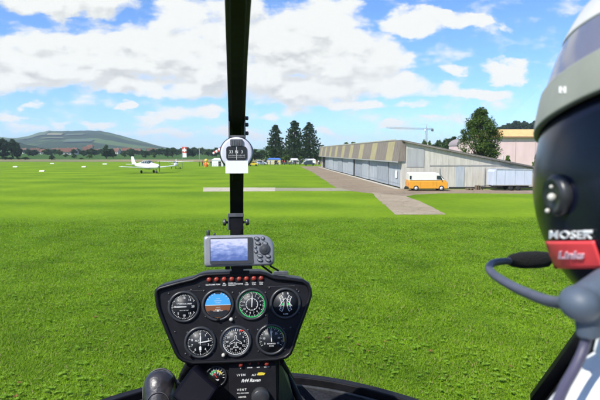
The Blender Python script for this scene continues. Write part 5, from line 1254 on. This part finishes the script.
# mount arm behind, foot below and cables
k = MB(); k.box((-2,-19,-12),(12,8,8)); k.box((-12,-17.5,-10),(5,3,4)); k.box((8,-17.5,-10),(10,3,4)); k.box((0,-24,-16),(20,6,10)); k.xf(cfg); gb(k, 'mount', M['black'], bevel=.001)
k = MB(); k.tube([cfg @ Vector((20,-13,-8)), cfg @ Vector((24,-17,-8)), cfg @ Vector((28,-20,-10)), cfg @ Vector((33,-24,-14))], .0022, 6); k.tube([cfg @ Vector((29,-12,-8)), cfg @ Vector((32,-17,-9)), cfg @ Vector((40,-22,-14))], .0022, 6); gb(k, 'cable', M['black'])
k = MB(); k.lathe([(1.8,0),(1.8,5),(1.4,6)],10,mtx=cfg @ Matrix.Translation((-31,15,-9)) @ Matrix.Rotation(R(-90),4,'X')); k.lathe([(1.2,0),(1.2,3)],10,mtx=cfg @ Matrix.Translation((-25,15,-9)) @ Matrix.Rotation(R(-90),4,'X')); gb(k, 'antenna_socket', M['gps_dark'])

# ---------------------------------------------------------------- shoe
sh_ = empty('shoe', (0,0,0), 'black leather shoe with pale welt seam resting on a pedal left of the console', 'shoe'); sloc = hp(159.5, 391, 1.50); 
sh_.location = Matrix.Translation((0,0,EYE-HZ)) @ Matrix.Rotation(YAW,4,'Z') @ (sloc + Vector((0,0,HZ))); sh_.rotation_euler = (0,0,YAW)
# shoe built along its own axis: toe at +z', instep facing the viewer
smx = Matrix.Rotation(R(-20),4,'X') @ Matrix.Rotation(R(-3),4,'Y')
def oval(z, w, d0, d1, n=20, sh=0.0):
    o = []
    for i in range(n):
        a = 2*PI*i/n; dd = d1 if math.sin(a) < 0 else d0
        o.append(Vector((w*math.cos(a)+sh, dd*math.sin(a), z)))
    return o
k = MB(); k.loft([oval(.056,.008,.010,.010),oval(.052,.026,.016,.016),oval(.038,.039,.018,.028),oval(.015,.0455,.018,.036),oval(-.02,.0475,.018,.042),oval(-.06,.044,.02,.052),oval(-.10,.038,.02,.066),oval(-.14,.036,.022,.085),oval(-.19,.035,.022,.095),oval(-.21,.03,.02,.09)][::-1]); k.xf(smx); k.build('upper', M['leather'], sh_)
k = MB(); k.loft([[v*1.0+Vector((0,q,0)) for v in oval(.0,.0,0,0)] for q in (0,)] ) if False else None
so2 = [( .050*math.cos(a), .062*math.sin(a) if math.sin(a) > 0 else .21*math.sin(a)) for a in [2*PI*i/30 for i in range(30)]]
k.prism(so2, .016, .028, mtx=Matrix(((1,0,0,0),(0,0,1,0),(0,1,0,0),(0,0,0,1)))); k.xf(smx); k.build('sole', M['rubber'], sh_, .003)
k = MB(); k.tube([smx @ Vector((.0485*math.cos(a), .010, (.060*math.sin(a) if math.sin(a) > 0 else .19*math.sin(a)))) for a in [2*PI*i/36 for i in range(37)]], .0016, 6)
k.tube([smx @ Vector((.030*math.cos(a), -.030 - .012*abs(math.sin(a)), .030*math.sin(a)-.03)) for a in [PI*i/16 for i in range(17)]], .0010, 6); k.build('seam', M['leather_seam'], sh_)

# ---------------------------------------------------------------- the pilot
pil = empty('person', (0,0,0), 'pilot in a white shirt wearing a dark flight helmet with a grey boom microphone', 'person')
PO = Vector((.36,.30,-.80)); pil.location = Matrix.Translation((0,0,EYE-HZ)) @ Matrix.Rotation(YAW,4,'Z') @ (PO + Vector((0,0,HZ))); pil.rotation_euler = (0,0,YAW)
def pbld(mb, name, m, parent=None, bevel=0, seg=2, remesh=0, smooth=0):
    o = mb.xf(Matrix.Translation(-PO)).build(name, m, parent or pil, bevel, seg)
    if remesh:
        r_ = o.modifiers.new('remesh', 'REMESH'); r_.mode = 'VOXEL'; r_.voxel_size = remesh; r_.use_smooth_shade = True
        if smooth: s_ = o.modifiers.new('smooth', 'SMOOTH'); s_.iterations = smooth; s_.factor = .6
    return o
HCn = Vector((.379,.38,-.006)); hr = Vector((.122,.145,.184))
def hhit(px, py, k=1.0, ctr=None, rad=None):
    d = RL @ ray(px, py); C_ = ctr or HCn; r_ = (rad or hr) * k
    A_ = sum((d[i]/r_[i])**2 for i in range(3)); B_ = -2*sum(d[i]*C_[i]/r_[i]**2 for i in range(3)); D_ = sum((C_[i]/r_[i])**2 for i in range(3)) - 1
    q = B_*B_ - 4*A_*D_
    if q < 0: q = 0
    return d * ((-B_ - math.sqrt(q)) / (2*A_))
# skin: head, neck, forearms, hands in one surface
b = MB(); b.ellip(HCn + Vector((0,.01,-.01)), (.078,.098,.115), 24); b.ellip(HCn + Vector((0,.045,-.085)), (.052,.055,.045), 16)
b.ellip(HCn + Vector((0,.112,-.035)), (.013,.022,.024), 12); b.ellip(HCn + Vector((0,.098,-.070)), (.026,.014,.008), 12)
b.tube([HCn + Vector((0,-.01,-.09)), HCn + Vector((0,-.03,-.22))], [.058,.064], 16)
def hand(b, w, dirv, side, curl):
    d = dirv.normalized(); u = Vector((0,0,1)); s = d.cross(u).normalized() * side; n = s.cross(d).normalized()
    if n.z > 0: n = -n
    b.tube([w, w+d*.03, w+d*.085], [.026,.034,.036], 12, sx=1.0)
    for i, (off, L_, r_) in enumerate(((.030,.072,.0085),(.011,.080,.009),(-.009,.075,.0088),(-.028,.060,.0078))):
        p = w + d*.082 + s*off; p1 = p + d*L_*.42; p2 = p1 + (d*.55+n*.85).normalized()*L_*.36; p3 = p2 + (n*1.0-d*.5).normalized()*L_*.3
        b.tube([p-d*.02, p, p1, p2, p3], [r_*1.1,r_*1.05,r_,r_*.92,r_*.75], 8)
    p = w + d*.03 + s*.032; b.tube([p-s*.015, p+s*.02+d*.02, p+s*.026+d*.045+n*.012, p+s*.016+d*.062+n*.028], [.013,.012,.010,.008], 8)
le, lw = Vector((.10,.40,-.56)), Vector((.10,.60,-.715)); re_, rw_ = Vector((.60,.42,-.58)), Vector((.47,.655,-.60))
b.tube([le, (le+lw)/2, lw], [.045,.038,.027], 12); b.tube([re_, (re_+rw_)/2, rw_], [.045,.038,.027], 12)
hand(b, lw, Vector((0,.9,.45)), -1, 1); hand(b, rw_, Vector((-.35,.9,.2)), 1, 1)
pbld(b, 'body', M['skin'], remesh=.0045, smooth=4)
for sg in (-1,1):
    e_ = MB(); e_.ellip(HCn + Vector((sg*.031,.092,.002)), (.013,.010,.009), 12); pbld(e_, 'eye', M['card'])
# shirt
b = MB()
def orr(c, a, b2, n=24): return [Vector((c[0]+a*math.cos(2*PI*i/n), c[1]+b2*math.sin(2*PI*i/n), c[2])) for i in range(n)]
b.loft([orr((.36,.27,-.80),.16,.12), orr((.36,.26,-.65),.165,.125), orr((.36,.26,-.48),.19,.13), orr((.36,.28,-.36),.205,.125), orr((.362,.30,-.265),.20,.11), orr((.366,.325,-.203),.155,.10), orr((.37,.34,-.168),.115,.085), orr((.372,.345,-.15),.078,.07)])
for sgx, el_, wr in ((-1, le, lw), (1, re_, rw_)):
    shd = Vector((.36+sgx*.185,.30,-.285)); b.ellip(shd, (.07,.075,.07), 16)
    b.tube([shd, (shd+el_)/2+Vector((sgx*.01,0,0)), el_, el_.lerp(wr,.35)], [.068,.060,.056,.056], 14)
pbld(b, 'shirt', M['shirt'], remesh=.010, smooth=6)
b = MB(); b.tube([Vector((.36,.35,-.155)) + Vector((.075*math.cos(a), .07*math.sin(a), .006*math.sin(a*2))) for a in [2*PI*i/24 for i in range(25)]], .014, 8, sx=.6); pbld(b, 'collar', M['shirt'])
b = MB()
for sg in (-1,1): b.tube([(.36+sg*.09,.26,-.82),(.36+sg*.11,.5,-.80),(.36+sg*.13,.80,-.76),(.36+sg*.12,.95,-.86),(.36+sg*.11,1.12,-1.10)], [.095,.085,.068,.058,.045], 14)
b.ellip((.36,.27,-.82),(.175,.14,.10),18); pbld(b, 'trousers', M['trouser'], remesh=.012, smooth=4)
for sg in (-1,1):
    b = MB(); b.loft([orr((.36+sg*.11,1.12,-1.06),.045,.05,14), orr((.36+sg*.11,1.13,-1.10),.046,.07,14), orr((.36+sg*.11,1.17,-1.135),.046,.135,14)]); pbld(b, 'pilot_shoe', M['leather'])
# helmet
def patch(name, m, k, cond, th=.004, n=96, parent=None, ctr=None, rad=None):
    C_ = ctr or HCn; r_ = (rad or hr)*k; mb = MB(); vs = []; idx = {}; fs = []
    g = lambda i, j: Vector((r_[0]*math.cos(-PI/2+PI*i/n)*math.cos(2*PI*j/(2*n)), r_[1]*math.cos(-PI/2+PI*i/n)*math.sin(2*PI*j/(2*n)), r_[2]*math.sin(-PI/2+PI*i/n)))
    for i in range(n):
        for j in range(2*n):
            q = [g(i,j), g(i,j+1), g(i+1,j+1), g(i+1,j)]; c_ = (q[0]+q[1]+q[2]+q[3])/4
            if cond(c_):
                f_ = []
                for a_, b_ in ((i,j),(i,(j+1)%(2*n)),(i+1,(j+1)%(2*n)),(i+1,j)):
                    if (a_,b_) not in idx: idx[(a_,b_)] = len(vs); vs.append(g(a_,b_)+C_)
                    f_.append(idx[(a_,b_)])
                fs.append(f_)
    mb.add(vs, fs, 0, True); o = pbld(mb, name, m, parent); s_ = o.modifiers.new('solid','SOLIDIFY'); s_.thickness = th; s_.offset = 0
    return o
def band(name, m, k, z0, z1, a0=0, a1=360, th=.005, parent=None, slope=.10, nz=14, na=90):
    r_ = hr*k; mb = MB(); vs = []
    for j in range(nz+1):
        zt_ = z0 + (z1-z0)*j/nz
        for i in range(na+1):
            f_ = R(a0 + (a1-a0)*i/na); z_ = zt_
            for _ in range(12):
                ca = math.sqrt(max(0, 1-(z_/r_.z)**2)); z_ = min(zt_ - slope*r_.y*ca*math.sin(f_), r_.z*.9999)
            ca = math.sqrt(max(0, 1-(z_/r_.z)**2)); vs.append(HCn + Vector((r_.x*ca*math.cos(f_), r_.y*ca*math.sin(f_), z_)))
    w_ = na+1; mb.add(vs, [(j*w_+i, j*w_+i+1, (j+1)*w_+i+1, (j+1)*w_+i) for j in range(nz) for i in range(na)], 0, True)
    o = pbld(mb, name, m, parent); s_ = o.modifiers.new('solid','SOLIDIFY'); s_.thickness = th; s_.offset = 0
    b_ = o.modifiers.new('bevel','BEVEL'); b_.width = .0015; b_.segments = 2; b_.limit_method = 'ANGLE'
    return o
hel = band('helmet', M['olive'], 0.99, .062, .183, slope=0.0, nz=30)
band('helmet_crown', M['visor'], 1.015, .132, .186, parent=hel, slope=.08)
band('helmet_stripe', M['shell_white'], 1.03, .111, .136, parent=hel, slope=.14)
band('visor', M['visor'], 1.02, .072, .114, -30, 210, parent=hel, slope=.14)
band('rim_edge', M['olive'], 1.035, .043, .077, th=.006, parent=hel, slope=.25)
dc = HCn + Vector((-.020,.0,-.020)); dr = Vector((.1065,.142,.126))
def dome_mb(sx_):
    dm = MB(); dm.ellip(Vector((0,0,0)), dr, 72)
    for v in dm.v:
        if v.z > 0: v.z *= 1.0 + .25*min(1, v.z/.05)
        v += Vector((dc.x if sx_ < 0 else 2*HCn.x-dc.x, dc.y, dc.z))
    return dm
dome = pbld(dome_mb(-1), 'ear_dome', M['navy'], hel)
pbld(dome_mb(1), 'ear_dome', M['navy'], hel)
def surf(px, py, k=1.0): return hhit(px, py, k, dc, dr)
def decal(x0, x1, y0, y1, k, m, name, parent, nx=16, ny=8, shx=0.0, tl=0.0):
    mb = MB(); vs = []
    for j in range(ny+1):
        for i in range(nx+1):
            a, b_ = i/nx, j/ny; vs.append(surf(x0+(x1-x0)*a + shx*b_, y0+(y1-y0)*b_ + tl*a, k))
    mb.add(vs, [(j*(nx+1)+i, j*(nx+1)+i+1, (j+1)*(nx+1)+i+1, (j+1)*(nx+1)+i) for j in range(ny) for i in range(nx)], 0, True)
    o = pbld(mb, name, m, parent); s_ = o.modifiers.new('solid','SOLIDIFY'); s_.thickness = .0012; s_.offset = 0; return o
decal(545.5, 594, 241.5, 268.5, 1.012, M['red_label'], 'red_label', dome, shx=9.5, tl=-.5)
def curved_text(txt, size, px, py, k, m, name, wide=1.0, shear=0, bold=0.0, shx=0):
    t = text_mb(txt, size, shear=shear, bold=bold); mb = MB()
    mb.add([surf(px + v.x*wide, py - v.y, k) for v in t.v], t.f); o = pbld(mb, name, m, dome); s_ = o.modifiers.new('solid','SOLIDIFY'); s_.thickness = .0012; s_.offset = 0
curved_text('MOSER', 8.0, 570, 235.2, 1.012, M['card'], 'white_lettering', 1.18, 0, .004)
decal(583, 592.5, 230.3, 233.6, 1.012, M['card'], 'lettering_bar', dome, 6, 3)
curved_text('Links', 7.0, 571, 255.5, 1.022, mat('label_pink', (.80,.55,.62), .6), 'label_lettering', 1.25, .1, .03)
# knob on the dome
kc = surf(560.5, 195, .995); kn = (kc - dc).normalized(); rq = kn.to_track_quat('Z','Y').to_matrix().to_4x4()
k = MB(); k.lathe([(.0165,-.004),(.0165,.004),(.014,.0075),(.010,.0055),(.004,.0050)], 28, mtx=Matrix.Translation(kc) @ rq); kb = pbld(k, 'dome_knob', M['pivot'] if False else M['bezel'], dome)
k = MB()
for (x, y, r_) in ((562,186,.0016),(562.5,196.5,.0034),(558,210,.0020)):
    q_ = surf(x, y, 1.0) + kn*.0085; k.ellip(q_, (r_,r_,r_), 12)
pbld(k, 'knob_glints', M['knob_white'], kb)  # pale beads modelled as the glints on the knob
# velcro mark on the rim
k = MB(); t = text_mb('H', 6.0, bold=.04); k.add([hhit(562+v.x*1.1, 90-v.y, 1.065) for v in t.v], t.f); o = pbld(k, 'rim_mark', M['card'], hel); s_ = o.modifiers.new('solid','SOLIDIFY'); s_.thickness = .001
# microphone boom and pivot
pv = hp(580, 303, .335)
k = MB(); k.ellip(pv, (.0135,.015,.0125), 24); k.tube([pv, pv + Vector((.03,.01,.008))], [.012,.015], 16); k.tube([pv + Vector((.006,0,-.006)), pv + Vector((.008,.0,-.024))], [.009,.008], 14); pivot = pbld(k, 'boom_pivot', M['pivot'], hel, remesh=.0012, smooth=3)
bp_ = [(566,303,.345),(553,302,.37),(538,297.5,.40),(520,290,.44),(503,281,.475),(493,274,.50),(489.2,268.5,.515),(491.5,264,.53),(499,261.8,.54),(510,261,.548),(520,260.5,.552)]
def smooth_pts(P, n=4):
    out = []
    for i in range(len(P)-1):
        p0,p1,p2,p3 = P[max(i-1,0)],P[i],P[i+1],P[min(i+2,len(P)-1)]
        for j in range(n):
            t = j/n; out.append(.5*((2*p1)+(p2-p0)*t+(2*p0-5*p1+4*p2-p3)*t*t+(3*p1-p0-3*p2+p3)*t**3))
    return out + [P[-1]]
bpts = smooth_pts([hp(*p) for p in bp_]); k = MB(); k.tube(bpts, [.0046 - .0008*i/len(bpts) for i in range(len(bpts))], 12); pbld(k, 'microphone_boom', M['boom'], hel)
k = MB(); k.tube([hp(507,261.2,.548), hp(512,260.6,.55), hp(522,260.2,.552), hp(536,259.8,.556), hp(546,259.5,.56), hp(551,259.5,.562)], [.0035,.007,.0095,.010,.0088,.0035], 16); pbld(k, 'microphone', M['foam'], hel)
k = MB(); k.tube(smooth_pts([hp(583,318,.335), hp(587,332,.335), hp(584,348,.335), hp(575,368,.33), hp(563,390,.32), hp(552,420,.30), hp(545,470,.27)]), .0036, 10); pbld(k, 'helmet_cord', mat('cord_violet', (.07,.065,.11), .5), hel)

# ================================================================== grass
def grass():
    n_t = 125000
    # more tufts near, fewer far: sample distance with density ~ 1/y
    y = 6.5 * (40 / 6.5) ** RNG.random(n_t); half = y * .62 + 1.5
    x = (RNG.random(n_t) * 2 - 1) * half
    lim = 36.0 + .04 * x + RNG.exponential(1.6, size=n_t) + .5*np.sin(x*.9) + .4*np.sin(x*2.3); ok = (y < lim)
    x, y = x[ok], y[ok]; n = len(x)
    patch_ = (np.sin(x*1.7+y*.6)+np.sin(x*.5-y*1.3+2)+np.sin(x*3.1+y*2.3)) / 3
    bl = 8
    cx = np.repeat(x, bl); cy = np.repeat(y, bl); ph = np.repeat(patch_, bl); m = len(cx)
    spread = .05 + .012 * np.repeat(y, bl) * .5
    bx = cx + RNG.normal(size=m)*spread; by = cy + RNG.normal(size=m)*spread
    a = RNG.random(m)*2*PI; fade = np.clip((38.5+.04*bx-by)/5, .22, 1); ln = (.034 + .045*RNG.random(m)) * (1 + .55*ph) * fade; w = (.0028 + .0024*RNG.random(m)) * (1 + by/18)
    lean = .3 + 1.2*RNG.random(m); dx, dy = np.cos(a), np.sin(a); px_, py_ = -dy, dx
    def P(t, ww, s): # point along blade
        r = ln*lean*t*t; h = ln*(t - .35*lean*t*t*.6)
        return np.stack([bx + dx*r + px_*ww*s, by + dy*r + py_*ww*s, h], -1)
    V = np.stack([P(0, w, -1), P(0, w, 1), P(.55, w*.85, 1), P(.55, w*.85, -1), P(1, w*.12, 1), P(1, w*.12, -1)], 1).reshape(-1, 3)
    b0 = np.arange(m)[:, None]*6
    Fq = np.concatenate([b0 + np.array([0,1,2,3]), b0 + np.array([3,2,4,5])]).reshape(-1, 4)
    mi = np.tile(np.where(RNG.random(m) < .72, 0, np.where(RNG.random(m) < .72, 1, np.where(RNG.random(m) < .6, 2, 3))), 2)
    return V, Fq, mi
def blade_mat(name, lo, hi, tr=.42):
    m, nt, ns, L = new_mat(name); out = N(ns,'ShaderNodeOutputMaterial'); b = N(ns,'ShaderNodeBsdfPrincipled'); b.inputs['Roughness'].default_value = .55; b.inputs['Specular IOR Level'].default_value = .25
    geo = N(ns,'ShaderNodeNewGeometry'); n1 = N(ns,'ShaderNodeTexNoise'); n1.inputs['Scale'].default_value = .9; n1.inputs['Detail'].default_value = 4; L.new(geo.outputs['Position'], n1.inputs['Vector'])
    n3 = N(ns,'ShaderNodeTexNoise'); n3.inputs['Scale'].default_value = .35; n3.inputs['Detail'].default_value = 3; L.new(geo.outputs['Position'], n3.inputs['Vector']); s = mth(ns, L, 'MULTIPLY_ADD', geo.outputs['Random Per Island'], .30, mth(ns, L, 'MULTIPLY_ADD', n1.outputs['Fac'], .6, mth(ns, L, 'MULTIPLY_ADD', n3.outputs['Fac'], .8, -.2)))
    cr = N(ns,'ShaderNodeValToRGB'); cr.color_ramp.elements[0].position = .38; cr.color_ramp.elements[1].position = .82; cr.color_ramp.elements[0].color = c4(lo); cr.color_ramp.elements[1].color = c4(hi); L.new(s, cr.inputs[0])
    L.new(cr.outputs[0], b.inputs['Base Color']); t = N(ns,'ShaderNodeBsdfTranslucent'); L.new(cr.outputs[0], t.inputs['Color']); mx = N(ns,'ShaderNodeMixShader'); mx.inputs[0].default_value = tr
    L.new(b.outputs[0], mx.inputs[1]); L.new(t.outputs[0], mx.inputs[2]); L.new(mx.outputs[0], out.inputs[0]); return m
GM = [blade_mat('grass_green', (.115,.235,.005), (.27,.44,.014)), blade_mat('grass_dark', (.08,.175,.005), (.17,.31,.010)), blade_mat('grass_pale', (.18,.29,.03), (.27,.38,.06)), blade_mat('grass_straw', (.26,.22,.08), (.38,.32,.14), .2)]
V, Fq, mi = grass(); g = npmesh('grass', V, Fq, GM, mi=mi); tag(g, 'uncut bright green meadow grass in the foreground', 'grass', kind='stuff')
# broad leaved weeds in patches
def weeds():
    n = 6000; y = 7 * (34/7) ** RNG.random(n); x = (RNG.random(n)*2-1)*(y*.6+1)
    dens = np.sin(x*.9+1.3*np.sin(y*.5))+np.sin(y*1.1+x*.4); ok = (dens + RNG.normal(size=n)*.9 > .5) & (y < 35); x, y = x[ok], y[ok]; n = len(x)
    k = 8; cx = np.repeat(x,k); cy = np.repeat(y,k); m = len(cx); sz = np.repeat(.6+.6*RNG.random(n),k); a = np.tile(np.arange(k)*2*PI/k, n) + RNG.random(m)*.5 + np.repeat(RNG.random(n)*6,k)
    ln = (.035+.03*RNG.random(m))*sz; w = ln*.30; h0 = .04+.05*np.repeat(RNG.random(n),k); dx,dy = np.cos(a),np.sin(a); px_,py_ = -dy,dx; up = .25+.6*RNG.random(m)
    def P(t, s): return np.stack([cx+dx*ln*t+px_*w*s, cy+dy*ln*t+py_*w*s, h0+ln*up*t*(1-.35*t)], -1)
    V = np.stack([P(.0,0),P(.35,-1),P(.8,-.7),P(1.05,0),P(.8,.7),P(.35,1)],1).reshape(-1,3); b0 = np.arange(m)[:,None]*6
    Fq = np.concatenate([b0+np.array([0,1,2,3]), b0+np.array([0,3,4,5])]).reshape(-1,4); mi = np.tile(np.repeat(np.where(RNG.random(n)<.97,0,1),k),2)
    return V, Fq, mi
V, Fq, mi = weeds(); g = npmesh('meadow_weeds', V, Fq, [blade_mat('weed_leaf', (.15,.31,.018), (.28,.46,.04), .5), blade_mat('weed_reddish', (.16,.09,.02), (.24,.14,.04), .2)], mi=mi); tag(g, 'broad leaved weeds scattered through the meadow', 'weeds', kind='stuff')

# ================================================================== haze
def haze():
    m, nt, ns, L = new_mat('haze_air'); out = N(ns,'ShaderNodeOutputMaterial'); v = N(ns,'ShaderNodeVolumePrincipled')
    v.inputs['Color'].default_value = (.70,.84,1.0,1); v.inputs['Density'].default_value = .00014; v.inputs['Anisotropy'].default_value = 0.0; L.new(v.outputs[0], out.inputs['Volume'])
    b = MB(); b.box((0,0,0),(19000,19000,1)); x = 5300; b = MB(); b.add([(sx_*x, sy_*x, z) for z in (-2, 150) for sx_, sy_ in ((-1,-1),(1,-1),(1,1),(-1,1))], [(0,3,2,1),(4,5,6,7),(0,1,5,4),(1,2,6,5),(2,3,7,6),(3,0,4,7)])
    o = b.build('haze', m); tag(o, 'thin pale blue summer haze', 'haze', kind='stuff')
haze()
